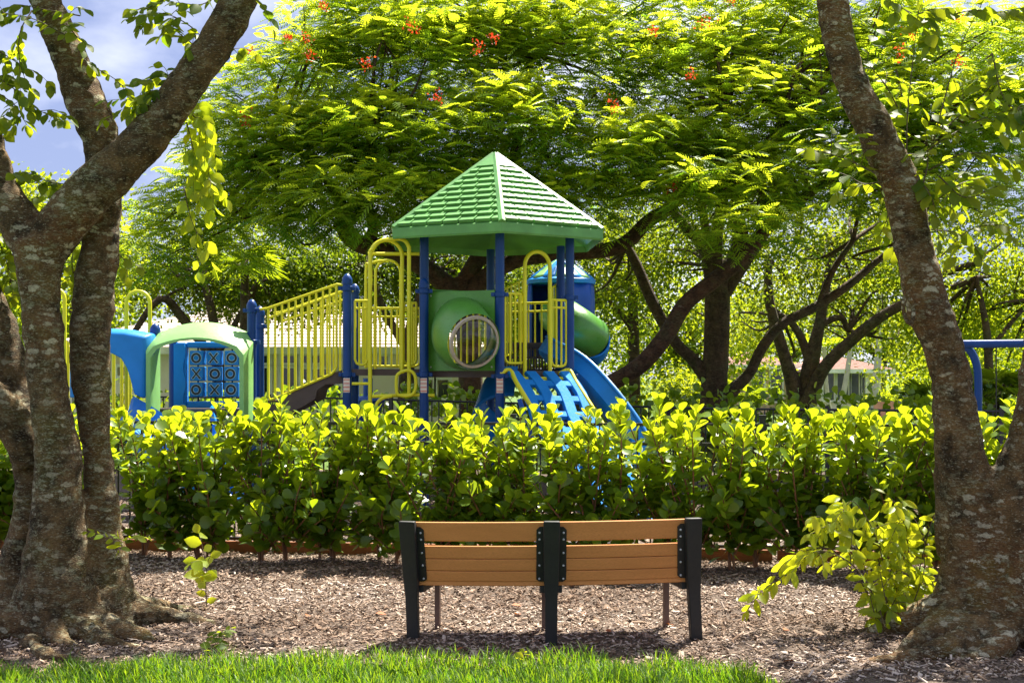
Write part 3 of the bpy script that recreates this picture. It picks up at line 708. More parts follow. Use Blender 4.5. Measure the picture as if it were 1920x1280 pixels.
n1 = sprays(tl, [
    ([(130, 70), (60, 35), (-10, 22)], 8.7, 1.5), ([(150, 30), (95, 20), (40, 10)], 8.9, 1.3), ([(60, 20), (38, 60), (37, 115), (55, 170)], 8.6, .9),
    ([(-10, 140), (30, 170), (70, 205), (118, 228)], 8.7, 1.5), ([(-10, 170), (30, 200), (50, 235)], 8.8, 1.3), ([(-10, 90), (20, 110), (50, 130)], 8.9),
    ([(125, 45), (145, 70), (162, 82)], 8.8, .8), ([(150, 105), (175, 125), (210, 145), (235, 165)], 8.9, 1.2),
    ([(400, 90), (350, 45), (300, 25), (240, 35)], 8.5, 1.2), ([(380, 100), (345, 70), (320, 55), (300, 70)], 8.6, 1.3), ([(420, -20), (380, 8), (330, 5)], 8.55, 1.3), ([(330, -20), (290, 10), (250, 20)], 8.6, 1.4),
    ([(330, 165), (310, 140), (280, 150), (262, 150)], 8.5, 1.3), ([(300, 215), (270, 195), (250, 215)], 8.55, 1.3), ([(330, 190), (290, 170), (255, 190)], 8.6, 1.3),
    ([(200, 330), (120, 345), (60, 330), (20, 325)], 8.95, 1.2), ([(150, 375), (90, 365), (45, 385)], 9.1, 1.3), ([(430, 90), (445, 100)], 8.5, .6), ([(470, 0), (490, 8)], 8.4, .6),
    ([(-10, 430), (15, 500), (25, 560)], 9.3, 1.6), ([(-10, 380), (20, 440), (20, 480)], 9.3, 1.5), ([(140, 420), (135, 470), (138, 540)], 9.3, 1.5), ([(215, 470), (235, 490), (240, 520)], 9.2, .8)],
    LEAF_OVAL, M['front_leaf'], .105, .055, 200, .005, .55, .55, .45)
sprays(tl, [([(345, 190), (375, 240), (392, 300), (385, 350), (350, 420)], 8.75, 1.5), ([(360, 200), (395, 250), (405, 310), (395, 370)], 8.85, 1.5), ([(350, 230), (365, 290), (375, 340)], 8.8, 1.3), ([(345, 350), (355, 400), (370, 440)], 8.8, .9)],
    LEAF_OVAL, M['young_and_lit_leaf'], .105, .06, 100, .005, .8, .5, .3, hang=True)  # hanging sprays take the brighter leaf colour as painted sunlight
n2 = sprays(tr, [
    ([(1700, 285), (1702, 210), (1712, 110), (1722, 20)], 8.6, .8), ([(1745, 285), (1770, 190), (1800, 90), (1850, -10)], 8.6, .9), ([(1690, 215), (1660, 160), (1620, 110)], 8.7, .9),
    ([(1715, 300), (1780, 255), (1850, 220), (1925, 200)], 8.5, 1.3), ([(1740, 320), (1800, 290), (1860, 290), (1925, 310)], 8.55, 1.5), ([(1760, 250), (1830, 190), (1880, 140), (1925, 120)], 8.65, 1.2),
    ([(1640, 325), (1590, 300), (1540, 285), (1505, 280)], 8.5, 1.2), ([(1655, 340), (1620, 345), (1590, 330), (1560, 320)], 8.6, 1.2), ([(1700, 40), (1740, 20), (1800, 15)], 8.6, 1.5), ([(1780, 30), (1830, 20), (1925, 30)], 8.6, 1.6), ([(1650, -10), (1690, 15), (1740, 40)], 8.6, 1.3),
    ([(1730, 400), (1790, 350), (1850, 330)], 8.7, 1.3), ([(1720, 330), (1750, 380), (1760, 450)], 8.5, 1.3), ([(1760, 330), (1810, 370), (1870, 350)], 8.5, 1.5), ([(1745, 430), (1800, 440), (1850, 480)], 8.8, 1.0), ([(1765, 480), (1820, 430), (1890, 420)], 8.9, 1.0),
    ([(1860, 100), (1880, 180), (1925, 240)], 8.6, 1.3), ([(1730, 350), (1740, 300), (1735, 240)], 8.45, 1.2), ([(1650, 350), (1665, 400), (1650, 440)], 8.8, 1.1), ([(1680, 130), (1690, 180), (1680, 240)], 8.75, 1.1)],
    LEAF_OVAL, M['front_leaf'], .115, .06, 300, .006, .45, .5, .45)
print('front leaves', n1, n2)
crown_leaves(tl, [((-3.0, 8.9, 6.7), (3.0, 2.2, 1.3), 3), ((-1.0, 8.6, 6.3), (1.7, 1.4, .9), 1), ((-5.0, 8.8, 6.3), (2.2, 1.8, 1.4), 2), ((-3.5, 10.0, 7.0), (2.0, 1.6, 1.1), 1), ((-1.3, 11.7, 6.2), (1.7, 1.1, .55), 1.9)], 230, 26, .16, LEAF_SMALL, M['front_leaf'], .28)  # above the view; last blob added to throw shade on the left foreground
crown_leaves(tr, [((2.9, 8.5, 6.8), (2.4, 2.2, 1.3), 3), ((4.9, 8.5, 6.2), (1.8, 1.8, 1.4), 2), ((4.6, 11.2, 6.2), (1.4, .8, .6), 1.2)], 150, 26, .16, LEAF_SMALL, M['front_leaf'], .28)  # last blob, also out of view, added to shade the right foreground

# leafy suckers at the foot of the leaning tree
sk = thing('sucker_shoots', 'bright yellow-green leafy shoots sprouting at the foot of the mossy leaning tree', 'shoots', (2.55, 8.75, 0))
sl_lines = [([(1660, 1175), (1640, 1120), (1600, 1060), (1550, 1035), (1500, 1050), (1440, 1105), (1415, 1115)], 8.6, .9),
    ([(1650, 1180), (1620, 1100), (1560, 1030), (1500, 1035), (1480, 1050)], 8.7, .9), ([(1665, 1175), (1660, 1080), (1640, 1000), (1600, 940), (1575, 965)], 8.75, 1.1),
    ([(1680, 1170), (1690, 1080), (1700, 1000), (1690, 940)], 8.8, 1.2), ([(1690, 1165), (1720, 1080), (1740, 1000), (1755, 960)], 8.8, 1.2), ([(1670, 1170), (1650, 1060), (1620, 990), (1580, 950)], 8.8, 1.1),
    ([(1680, 1180), (1660, 1120), (1650, 1070)], 8.65, 1.2), ([(1700, 1160), (1720, 1110), (1735, 1060)], 8.7, 1.3), ([(1690, 1170), (1680, 1100), (1660, 1030)], 8.75, 1.2), ([(1655, 1175), (1640, 1150), (1630, 1110)], 8.65, 1.0),
    ([(1660, 1180), (1600, 1010), (1560, 985), (1520, 1000)], 8.8, 1.0), ([(1700, 1170), (1705, 1050), (1690, 960), (1660, 925)], 8.9, 1.1), ([(1655, 1182), (1665, 1150), (1680, 1120)], 8.6, 1.2)]
sprays(sk, sl_lines, LEAF_LONG, M['young_and_lit_leaf'], .11, .04, 300, .006, .8, .85, .55, twig_name='stem', hang=True)
# seedlings
sd1 = thing('seedling', 'slim seedling with a few yellow-green leaves standing alone in the mulch', 'seedling', tuple(G(390, 1140)))
sprays(sd1, [([(388, 1143), (386, 1100), (388, 1060), (395, 1040)], 9.55, .8)], LEAF_OVAL, M['young_and_lit_leaf'], .12, .05, 300, .005, .4, .9, .5, twig_name='stem', hang=True)
sd2 = thing('seedling', 'tiny green seedling at the edge of the grass', 'seedling', tuple(G(398, 1225)))
sprays(sd2, [([(398, 1228), (396, 1205), (400, 1188)], 8.05, 1.2)], LEAF_OVAL, M['front_leaf'], .07, .03, 300, .003, .3, 1.2, .5, twig_name='stem')
sd3 = thing('seedling', 'two-leaf seedling pushing up behind the bench post', 'seedling', tuple(G(975, 1252)))
sprays(sd3, [([(975, 1254), (980, 1244), (984, 1236)], 7.7, .7)], LEAF_OVAL, M['young_and_lit_leaf'], .07, .03, 300, .003, .1, .4, .5, twig_name='stem')
sd4 = thing('seedling', 'small sprout of pale leaves growing from the trunk foot of the multi-stemmed tree', 'seedling', (-2.62, 8.66, 0.45))
sprays(sd4, [([(222, 1040), (214, 1020), (212, 1005)], 8.52, 1.0), ([(222, 1040), (228, 1022), (225, 1010)], 8.52, .8)], LEAF_OVAL, M['young_and_lit_leaf'], .075, .03, 300, .003, .3, .6, .5, twig_name='stem')
# ------------------------------------------------------------------ play structure
HC = Vector((-0.235, 17.6, 0)); HR = 1.12; ROT = 4.0
play = thing('play_structure', 'playground climbing structure with green shingled roof, blue posts and yellow railings', 'playground', (HC.x, HC.y, 0))
def hexv(k, r=HR, z=0.0, c=HC):       # k=0 front, 1 right-front, 2 right-back, 3 back, 4 left-back, 5 left-front
    a = R(-90 + ROT + 60 * k); return Vector((c.x + r * math.cos(a), c.y + r * math.sin(a), z))
PR = 0.060
DZ = 1.80
def blue_post(p, top, capped=False, collars=()):
    mb = MB(); mb.tube([(p.x, p.y, 0), (p.x, p.y, top)], PR, 18)
    o = mb.build('post', M['blue_post'], play)
    if capped:
        c = MB(); c.lathe((p.x, p.y, top - 0.03), [(PR + .008, 0), (PR + .010, .05), (PR + .004, .075), (PR * .8, .105), (PR * .45, .128), (0.005, .138)], 18)
        c.build('cap', M['blue_post'], o)
    for z in collars:
        c = MB(); c.lathe((p.x, p.y, z - .035), [(PR + .003, 0), (PR + .014, .008), (PR + .014, .062), (PR + .003, .07)], 18)
        for s in (-1, 1): c.box((p.x + s * (PR + .03), p.y - .01, z), (.045, .05, .05))
        c.build('clamp', M['blue_post'], o, bevel=.004)
    return o
zt = 3.60
blue_post(hexv(0), zt, collars=(2.80, DZ - .05)); blue_post(hexv(1), zt, collars=(2.80, DZ - .05)); blue_post(hexv(2), zt); blue_post(hexv(3), zt)
blue_post(hexv(4), zt); blue_post(hexv(5), zt)
pL = P(651, 705, 17.0); pLb = P(665, 705, 18.1); p797 = P(795, 705, 16.80)
blue_post(pL, P(0, 528, 17).z, True, (P(0, 541, 17).z, DZ - .03)); blue_post(pLb, 2.95, True)
blue_post(p797, P(0, 536, 16.8).z, True, (P(0, 546, 16.8).z, DZ - .03))
pA, pB = P(472, 705, 17.0), P(487, 705, 18.0)
blue_post(pA, P(0, 576, 17).z, True, (P(0, 582, 17).z, 2.2)); blue_post(pB, P(0, 588, 18).z, True, (2.45,))
pC, pD = P(291, 705, 17.0), P(325, 705, 18.0)
blue_post(pC, P(0, 621, 17).z, True); blue_post(pD, 2.35, False)
# decks
def deck(pts, z, name='deck'):
    mb = MB(); mb.prism([(p.x, p.y, z) for p in pts], (0, 0, -0.085)); return mb.build(name, M['deck'], play, smooth=False)
deck([hexv(k, HR - .02) for k in range(6)], DZ + .02)
deck([Vector((pL.x, 17.0, 0)), Vector((hexv(5).x - .02, 17.0, 0)), Vector((hexv(4).x - .02, 18.1, 0)), Vector((pL.x, 18.1, 0))], DZ + .045)
deck([Vector((pC.x, 17.0, 0)), Vector((pA.x, 17.0, 0)), Vector((pB.x, 18.05, 0)), Vector((pC.x, 18.05, 0))], 1.32)
# stair flight between the decks with curved stringers
for yd in (17.02, 17.98):
    z0, z1 = 1.34, DZ + .03
    x0, x1 = pA.x + .07, pL.x - .07
    ol = [(x0, yd, z0), (x0 + .2, yd, z0 + .03), (x1 - .3, yd, z1 - .08), (x1, yd, z1), (x1, yd, z1 - .17), (x1 - .22, yd, z1 - .19), (x1 - .33, yd, z1 - .26), (x1 - .36, yd, z1 - .38), (x1 - .5, yd, z1 - .47), (x0 + .15, yd, z0 - .22), (x0, yd, z0 - .20)]
    mb = MB(); mb.prism(ol, (0, .03, 0)); mb.build('stair_stringer', M['deck'], play, smooth=False)
for i in range(3):
    mb = MB(); mb.box((pA.x + .25 + i * .32, 17.5, 1.42 + i * .12), (.30, .92, .03)); mb.build('stair_tread', M['deck'], play, smooth=False)

# roof
roof = None
RR, ZE, ZA = 1.60, 3.685, 4.80
apex = Vector((HC.x, HC.y, ZA))
mb = MB()
inner = [hexv(k, RR - .05, ZE - .06) for k in range(6)]; lowr = [hexv(k, RR - .015, ZE - .145) for k in range(6)]; outer = [hexv(k, RR, ZE - .12) for k in range(6)]; outt = [hexv(k, RR, ZE - .01) for k in range(6)]
top0 = [hexv(k, RR - .03, ZE) for k in range(6)]; topa = [hexv(k, 0.02, ZA - .012) for k in range(6)]
mb.rings([[p for p in r] for r in (inner, lowr, outer, outt, top0, topa)], True, False, True)
und = [hexv(k, RR * .72, ZE + .10) for k in range(6)]; und2 = [hexv(k, .03, ZA - .10) for k in range(6)]
mb.rings([inner, und, und2], True, False, True)
roof = mb.build('roof', M['green_roof'], play, angle=20)
for k in range(6):
    a, b = hexv(k, RR - .02, ZE), hexv((k + 1) % 6, RR - .02, ZE)
    mid = (a + b) / 2; along = (b - a).normalized(); upv = (apex - mid); nrm = along.cross(upv).normalized()
    if nrm.z < 0: nrm = -nrm
    L0 = upv.length; W0 = (b - a).length; upn = upv.normalized(); rows = 10
    f0, f1 = 0.012, 0.80
    for r in range(rows):
        v0 = (f0 + (f1 - f0) * r / rows) * L0; v1 = (f0 + (f1 - f0) * (r + 1) / rows) * L0 + .012
        half = W0 / 2 * (1 - v0 / L0) - .045; half1 = W0 / 2 * (1 - min(v1, L0 * .98) / L0) - .045
        step = .232; ph = (0.5 if r % 2 else 0.12) * step
        us = [-half]; u = -half - ph + step
        while u < half - .03:
            if u > -half + .03: us.append(u)
            u += step
        us.append(half)
        for i in range(len(us) - 1):
            g_ = .012
            ua, ub = us[i] + (g_ if i else 0), us[i + 1] - (g_ if i < len(us) - 2 else 0)
            ta, tb = max(ua, -half1) if i == 0 else ua, min(ub, half1) if i == len(us) - 2 else ub
            if tb - ta < .01: tb = ta + .01
            q = lambda u_, v_, h_: mid + along * u_ + upn * v_ + nrm * h_
            m2 = MB(); m2.add([q(ua, v0, .002), q(ub, v0, .002), q(tb, v1, .002), q(ta, v1, .002), q(ua, v0 + .004, .046), q(ub, v0 + .004, .046), q(tb, v1, .010), q(ta, v1, .010)],
                              [(4, 5, 6, 7), (0, 1, 5, 4), (1, 2, 6, 5), (2, 3, 7, 6), (3, 0, 4, 7)])
            m2.build('shingle', M['green_roof'], roof, smooth=False)
    # ridge and cap panel
    rb = MB(); p0 = hexv(k, RR - .015, ZE - .005); p1 = Vector(apex)
    rdir = (p1 - p0).normalized(); sd_ = rdir.cross(Vector((0, 0, 1))).normalized(); un = sd_.cross(rdir)
    rg = []
    for p in (p0, p1 - rdir * .02):
        rg.append([p - sd_ * .05 - un * .03, p - sd_ * .042 + un * .02, p + un * .046, p + sd_ * .042 + un * .02, p + sd_ * .05 - un * .03])
    rb.rings(rg, True, True, True); rb.build('ridge', M['green_roof'], roof, angle=25)
    cb = MB(); q = lambda u_, v_, h_: mid + along * u_ + upn * v_ + nrm * h_
    vA, vB = .80 * L0, .985 * L0; hA = W0 / 2 * .2 - .01; hB = W0 / 2 * .015
    cb.add([q(-hA, vA, .0), q(hA, vA, .0), q(hB, vB, .0), q(-hB, vB, .0), q(-hA, vA, .035), q(hA, vA, .035), q(hB, vB, .035), q(-hB, vB, .035)], [(4, 5, 6, 7), (0, 1, 5, 4), (1, 2, 6, 5), (2, 3, 7, 6), (3, 0, 4, 7)])
    cb.build('cap_panel', M['green_roof'], roof, smooth=False)

RB, RP = .0155, .024
def barrier(name, A, B, z0a, z1a, z0b, z1b, n, second=None, loop=True):
    """bar panel between ground points A and B, heights at each end"""
    A, B = Vector((A[0], A[1], 0)), Vector((B[0], B[1], 0))
    at = lambda t, z: (A + (B - A) * t) + Vector((0, 0, z))
    za = lambda t: z0a + (z0b - z0a) * t
    zb = lambda t: z1a + (z1b - z1a) * t
    ln = (B - A).length; c = .07 / ln; h = .07
    mb = MB()
    pts = [at(0, zb(0)), at(0, za(0) + h), at(c * .3, za(0) + h * .3), at(c, za(c)), at(1 - c, za(1 - c)), at(1 - c * .3, za(1) + h * .3), at(1, za(1) + h), at(1, zb(1))]
    mb.tube(pts, RB * 1.1, 8)
    mb.tube([at(-.01, zb(0)), at(1.01, zb(1))], RB * 1.15, 8)
    if second: mb.tube([at(0, zb(0) - second), at(1, zb(1) - second)], RB, 8)
    o = mb.build(name, M['yellow'], play)
    for i in range(n):
        t = (i + 1) / (n + 1); b = MB(); b.tube([at(t, za(t)), at(t, zb(t))], RB, 6, cap=False); b.build('bar', M['yellow'], o)
    return o
def xy(p): return (p.x, p.y)
# stair rails, near and far
for d, n in ((17.0, 9), (18.02, 9)):
    a, b = P(503, 0, 17), P(631, 0, 17); A, B = (a.x, d), (b.x, d)
    barrier('stair_rail', A, B, P(0, 752, 17).z, P(0, 578, 17).z, P(0, 697, 17).z, P(0, 533, 17).z, n, .13)
    for x0, z0, x1, z1 in ((a.x - .12, P(0, 580, 17).z, a.x, P(0, 578, 17).z), (b.x, P(0, 533, 17).z, b.x + .1, P(0, 535, 17).z)):
        mb = MB(); mb.tube([(x0, d, z0), (x1, d, z1)], RB * 1.15, 8); mb.build('rail_end', M['yellow'], play)
# deck two: front wings, back barrier, inner side
zt2, zb2 = P(0, 564, 17).z, P(0, 688, 17).z
w1, w2, w3, w4 = P(666, 0, 17).x, P(690, 0, 17).x, P(757, 0, 17).x, P(781, 0, 17).x
barrier('barrier', (w1, 16.98), (w2, 16.98), zb2 + .03, zt2, zb2 + .03, zt2, 2, .1)
barrier('barrier', (w3, 16.98), (w4, 16.98), zb2 + .03, zt2 - .03, zb2 + .03, zt2 - .03, 2, .1)
barrier('barrier', (pL.x + .08, 18.1), (hexv(4).x - .06, 18.1), DZ + .09, zt2 - .04, DZ + .09, zt2 - .04, 9, .12)
# arched grab loops of deck two and the pole climber below
def loop(name, xa, xb, y, zbot, ztop, r=RP, yb=None, mat='yellow'):
    w = abs(xb - xa) / 2; cx = (xa + xb) / 2; s = 1 if xb > xa else -1; pts = [(xa, y, zbot)]
    yb = y if yb is None else yb
    for k in range(13):
        a = math.pi * (1 - k / 12); t = k / 12
        pts.append((cx + s * w * math.cos(a), y + (yb - y) * t, ztop - w + w * math.sin(a)))
    pts.append((xb, yb, zbot)); mb = MB(); mb.tube(pts, r, 10); return mb.build(name, M[mat], play)
def tubepx(name, rows, d, r=RP, sm=4, mat='yellow', closed=False):
    mb = MB(); mb.tube([tuple(P(a, b, d if len(c) == 0 else c[0])) for a, b, *c in rows], r, 10, sm=sm); return mb.build(name, M[mat], play)
X17 = lambda px_: P(px_, 0, 16.95).x
loop('grab_loop', X17(694), X17(754), 16.95, P(0, 700, 16.95).z, P(0, 450, 16.95).z, .027)
tubepx('grab_loop', [(694, 800), (694, 500), (698, 470), (712, 453), (735, 449), (755, 449), (766, 462), (767, 490), (767, 690), (767, 740)], 16.82, .027, 3)
tubepx('grab_loop', [(686, 690), (686, 510), (692, 496), (708, 490), (724, 489)], 17.5, .02, 3)
loop('grab_loop', P(704, 0, 18.1).x, P(751, 0, 18.1).x, 18.1, DZ, P(0, 488, 18.1).z, .02)
tubepx('cross_bar', [(690, 476, 16.9), (795, 476, 17.0)], 16.9, .024, 1)
# pole climber: rungs and oval hand holds hanging towards the camera
tubepx('climber_rung', [(660, 719), (694, 719)], 16.82, .02, 1); tubepx('climber_rung', [(672, 765), (694, 765)], 16.82, .02, 1)
tubepx('climber_rung', [(698, 743), (740, 741), (780, 740), (815, 741)], 16.8, .024, 3)
tubepx('climber_loop', [(752, 697), (744, 705), (743, 725), (745, 738), (755, 742), (770, 741), (778, 732), (780, 715), (776, 700), (765, 694), (752, 697)], 16.75, .022, 4)
tubepx('climber_loop', [(735, 742), (718, 746), (706, 758), (705, 775), (712, 792), (725, 800)], 16.76, .024, 4)
# hex: bubble panel on the front-left side
A, B = hexv(5), hexv(0)
al = (B - A).normalized(); nn = Vector((al.y, -al.x, 0))
if nn.y > 0: nn = -nn
A2 = A + al * .09 + nn * .02; B2 = B - al * .05 + nn * .02
zlo, zhi = DZ + .02, P(0, 546, 16.7).z
cc = (A2 + B2) / 2; cc.z = (zlo + zhi) / 2 - .0
pw, ph = (B2 - A2).length, zhi - zlo
hr = .43; ns = 32
mb = MB(); inn, out_ = [], []
for k in range(ns):
    a = 2 * math.pi * k / ns; ca, sa = math.cos(a), math.sin(a)
    inn.append(cc + al * (hr * ca) + Vector((0, 0, hr * sa)))
    m_ = min((pw / 2) / max(abs(ca), 1e-6), (ph / 2) / max(abs(sa), 1e-6)); out_.append(cc + al * (m_ * ca) + Vector((0, 0, m_ * sa)))
# exact corners
for sx in (-1, 1):
    for sz in (-1, 1):
        tgt = cc + al * (sx * pw / 2) + Vector((0, 0, sz * ph / 2)); j = min(range(ns), key=lambda i: (out_[i] - tgt).length); out_[j] = tgt
th = nn * .03
mb.rings([inn, out_, [p + th for p in out_], [p + th for p in inn], inn], True)
panel = mb.build('bubble_panel', M['green_plastic'], play, smooth=False, bevel=0)
for sx in (-1, 1):
    for sz in (-1, 1):
        b = MB(); b.lathe(cc + al * (sx * (pw / 2 - .04)) + Vector((0, 0, sz * (ph / 2 - .05))) + th, [(.013, 0), (.013, .006), (.005, .010)], 8, axis=nn); b.build('bolt', M['bolt'], panel)
tubepx('panel_rail', [(812, 545, 17.0), (932, 550, 16.7)], 17, .018, 1, 'green_plastic')
bd = Vector((0.42, -0.88, -0.22)).normalized()
rc = P(889, 641, 16.02); br = .315
ex = bd.cross(Vector((0, 0, 1))).normalized(); ez = ex.cross(bd)
if ex.dot(al) < 0: ex = -ex
rings_ = []
for t in np.linspace(0, 1, 9):
    w = math.sin(t * math.pi / 2); rg = []
    for k in range(ns):
        a = 2 * math.pi * k / ns
        p0 = cc + th + al * ((hr + .012) * math.cos(a)) + Vector((0, 0, (hr + .012) * math.sin(a))); p1 = rc + ex * (br * 1.06 * math.cos(a)) + ez * (br * 1.06 * math.sin(a))
        bulge = nn * (.10 * math.sin(math.pi * t)) + (p0 - cc) * (.10 * math.sin(math.pi * t * .8))
        rg.append(p0 + (p1 - p0) * t + bulge)
    rings_.append(rg)
mb = MB(); mb.rings(rings_, True); cone = mb.build('bubble_cone', M['green_plastic'], panel, angle=80)
rimpts = [rc + ex * (br * math.cos(a)) + ez * (br * math.sin(a)) + bd * .008 for a in np.linspace(0, 2 * math.pi, 33)]
M['clear_rim'] = paint('cloudy_rim', (0.42, 0.36, 0.28), 0.25)
mb = MB(); rr2 = []
for a in np.linspace(0, 2 * math.pi, 33)[:-1]:
    e = ex * math.cos(a) + ez * math.sin(a); rr2.append([rc + e * (br * .92) + bd * .01, rc + e * (br * .935) + bd * .03, rc + e * (br * 1.04) + bd * .03, rc + e * (br * 1.07) + bd * .0])
rr2.append(rr2[0]); mb.rings(rr2, False); mb.build('bubble_rim', M['clear_rim'], panel, angle=50)
for k in range(12):
    a = 2 * math.pi * k / 12; b = MB(); b.lathe(rc + (ex * math.cos(a) + ez * math.sin(a)) * br * .97 + bd * .03, [(.010, 0), (.010, .006), (.004, .009)], 8, axis=bd); b.build('bolt', M['bolt'], panel)
mg, n_, l_, out2 = nodes('clear_bubble')
gl = n_.new('ShaderNodeBsdfGlossy'); gl.inputs['Roughness'].default_value = .03; tp = n_.new('ShaderNodeBsdfTransparent'); tp.inputs[0].default_value = (.93, .95, .94, 1)
fr = n_.new('ShaderNodeFresnel'); fr.inputs[0].default_value = 1.6
gn = tex(n_, l_, 'Noise', 9, 3, coord(n_, l_)); bp = bump(n_, l_, gn.outputs['Fac'], .25, .05); l_.new(bp, gl.inputs['Normal'])
mx_ = n_.new('ShaderNodeMixShader'); l_.new(fr.outputs[0], mx_.inputs[0]); l_.new(tp.outputs[0], mx_.inputs[1]); l_.new(gl.outputs[0], mx_.inputs[2]); l_.new(mx_.outputs[0], out2.inputs[0])
M['bubble'] = mg
mb = MB(); rgs = []
for t in np.linspace(0.0, 1, 9):
    a2 = t * math.pi / 2; rad_, hh = br * .93 * math.cos(a2), .16 * math.sin(a2)
    rgs.append([rc + bd * (.02 + hh) + ex * (max(rad_, .003) * math.cos(a)) + ez * (max(rad_, .003) * math.sin(a)) for a in np.linspace(0, 2 * math.pi, 33)[:-1]])
mb.rings(rgs, True); mb.build('bubble_window', M['bubble'], panel, angle=80)
# hex: far barriers seen through the structure
def hex_barrier(k, z1=None, n=8):
    a, b = hexv(k), hexv((k + 1) % 6); d_ = (b - a).normalized(); barrier('barrier', xy(a + d_ * .09), xy(b - d_ * .09), DZ + .08, z1 or 2.82, DZ + .08, z1 or 2.82, n, .12)
hex_barrier(3); hex_barrier(2, 2.80)
# hex: entrance loop on the front-right side with bar wings
A, B = hexv(0), hexv(1); al = (B - A).normalized(); ln = (B - A).length
def on(t, o_=0.0): p = A + al * (ln * t); n2 = Vector((al.y, -al.x, 0)); return p + n2 * o_
barrier('barrier', xy(on(.07)), xy(on(.36)), DZ + .12, 2.82, DZ + .12, 2.82, 3, None)
barrier('barrier', xy(on(.73)), xy(on(.95)), DZ + .08, 2.76, DZ + .08, 2.76, 2, .1)
pts = []
pa, pb = on(.33, .03), on(.69, .03); w = (pb - pa).length / 2; cm = (pa + pb) / 2; ztop = P(0, 472, 16.8).z
pts = [pa + Vector((0, 0, DZ - .06))] + [cm + al * (-w * math.cos(math.pi * k / 12)) + Vector((0, 0, ztop - w + w * math.sin(math.pi * k / 12))) for k in range(13)] + [pb + Vector((0, 0, DZ - .06))]
mb = MB(); mb.tube(pts, .027, 10); mb.build('grab_loop', M['yellow'], play)
# raised transfer step behind the entrance with slotted riser
M['slot'] = paint('slotted_step_coating', (0.045, 0.035, 0.032), 0.6)
sx0, sx1 = P(945, 0, 18.3).x, P(1046, 0, 18.3).x
st = MB(); 
for zc in (DZ + .04, DZ + .215, DZ + .39): st.box(((sx0 + sx1) / 2, 18.28, zc), (sx1 - sx0, .03, .035))
riser = st.build('slotted_riser', M['slot'], play, smooth=False)
for r_ in range(2):
    for i in range(19):
        b = MB(); b.box((sx0 + (sx1 - sx0) * (i + .5) / 19, 18.28, DZ + .128 + r_ * .175), (.022, .028, .15)); b.build('slat', M['slot'], riser, smooth=False)
deck([Vector((sx0, 18.3, 0)), Vector((sx1 + .1, 18.3, 0)), Vector((sx1 + .1, 19.2, 0)), Vector((sx0, 19.2, 0))], DZ + .43)
# handrails up to the spiral slide
for pxa, pxb in ((944, 981), (1031, 1060)):
    a, b = P(pxa, 0, 18.0), P(pxb, 0, 18.0)
    barrier('stair_rail', (a.x, 18.0), (b.x, 18.6), P(0, 676, 18).z + .05, P(0, 543, 18).z, P(0, 650, 18).z, P(0, 518, 18).z, 4, None)
# spiral slide: hooded drum, ribbed dome, tube, chute
hc = P(1052, 0, 19.6); hrad = .49
mb = MB(); z0, z1 = P(0, 672, 19.6).z, P(0, 532, 19.6).z
ang0 = R(228); opening = R(24)
rgs = []
for z in np.linspace(z0, z1, 6):
    rgs.append([(hc.x + (hrad + .03 * math.sin(8 * a) * (1 if z < z1 - .1 else .3)) * math.cos(a), hc.y + (hrad + .03 * math.sin(8 * a)) * math.sin(a), z) for a in np.linspace(ang0 + opening, ang0 - opening + 2 * math.pi, 61)])
mb.rings(rgs, False); drum = mb.build('slide_drum', M['blue_deep'], play, solid=.02)
mb = MB(); mb.lathe((hc.x, hc.y, z1), [(hrad + .0, -.02), (hrad + .035, -.01), (hrad + .04, .05), (hrad + .0, .075)], 40); mb.build('drum_ring', M['blue_plastic'], play)
dz0, dz1 = z1 + .07, P(0, 484, 19.6).z
for gk in range(14):
    mb = MB(); rgs = []
    for t in np.linspace(0, 1, 8):
        r_ = (hrad - .01) * (1 - t) ** .75 if t < 1 else .01; z = dz0 + (dz1 - dz0) * t
        row = []
        for u in np.linspace(0, 1, 6):
            a = 2 * math.pi * (gk + u) / 14; bul = 1 + .055 * math.sin(math.pi * u) * (1 - t); row.append((hc.x + max(r_, .01) * bul * math.cos(a), hc.y + max(r_, .01) * bul * math.sin(a), z))
        rgs.append(row)
    mb.rings(rgs, False); mb.build('dome_gore', M['blue_plastic' if gk % 2 else 'green_pale'], drum, solid=.015)
def tube_section(name, rows, r0, mat, n=26):
    mb = MB(); mb.tube([tuple(P(a, b, d)) for a, b, d in rows], r0, n, cap=False, sm=6); return mb.build(name, M[mat], play, angle=60, solid=.025)
tube_section('slide_tube', [(1046, 590, 19.2), (1064, 602, 18.75), (1086, 617, 18.6), (1110, 634, 18.85)], .285, 'green_plastic')
tube_section('slide_tube', [(1108, 636, 18.9), (1104, 652, 19.2), (1080, 670, 19.5), (1050, 690, 19.5)], .275, 'blue_plastic')
def chute(name, rows, w, hgt, mat, side):
    pts = smooth_path([tuple(P(a, b, d)) for a, b, d in rows], 6); mb = MB(); rgs = []
    for i in range(len(pts)):
        t = Vector(pts[min(i + 1, len(pts) - 1)] - pts[max(0, i - 1)]).normalized(); s_ = Vector(side); s_ = (s_ - t * s_.dot(t)).normalized(); up = s_.cross(t)
        if up.z < 0: up = -up
        c = Vector(pts[i]); rgs.append([c - s_ * (w / 2 + .04) + up * (hgt - .04), c - s_ * (w / 2 + .02) + up * hgt, c - s_ * w / 2 + up * (hgt - .03), c - s_ * (w / 2 - .03) + up * .03, c - s_ * (w / 2 - .1), c, c + s_ * (w / 2 - .1), c + s_ * (w / 2 - .03) + up * .03, c + s_ * w / 2 + up * (hgt - .03), c + s_ * (w / 2 + .02) + up * hgt, c + s_ * (w / 2 + .04) + up * (hgt - .04)])
    mb.rings(rgs, False); return mb.build(name, M[mat], play, angle=50, solid=.02)
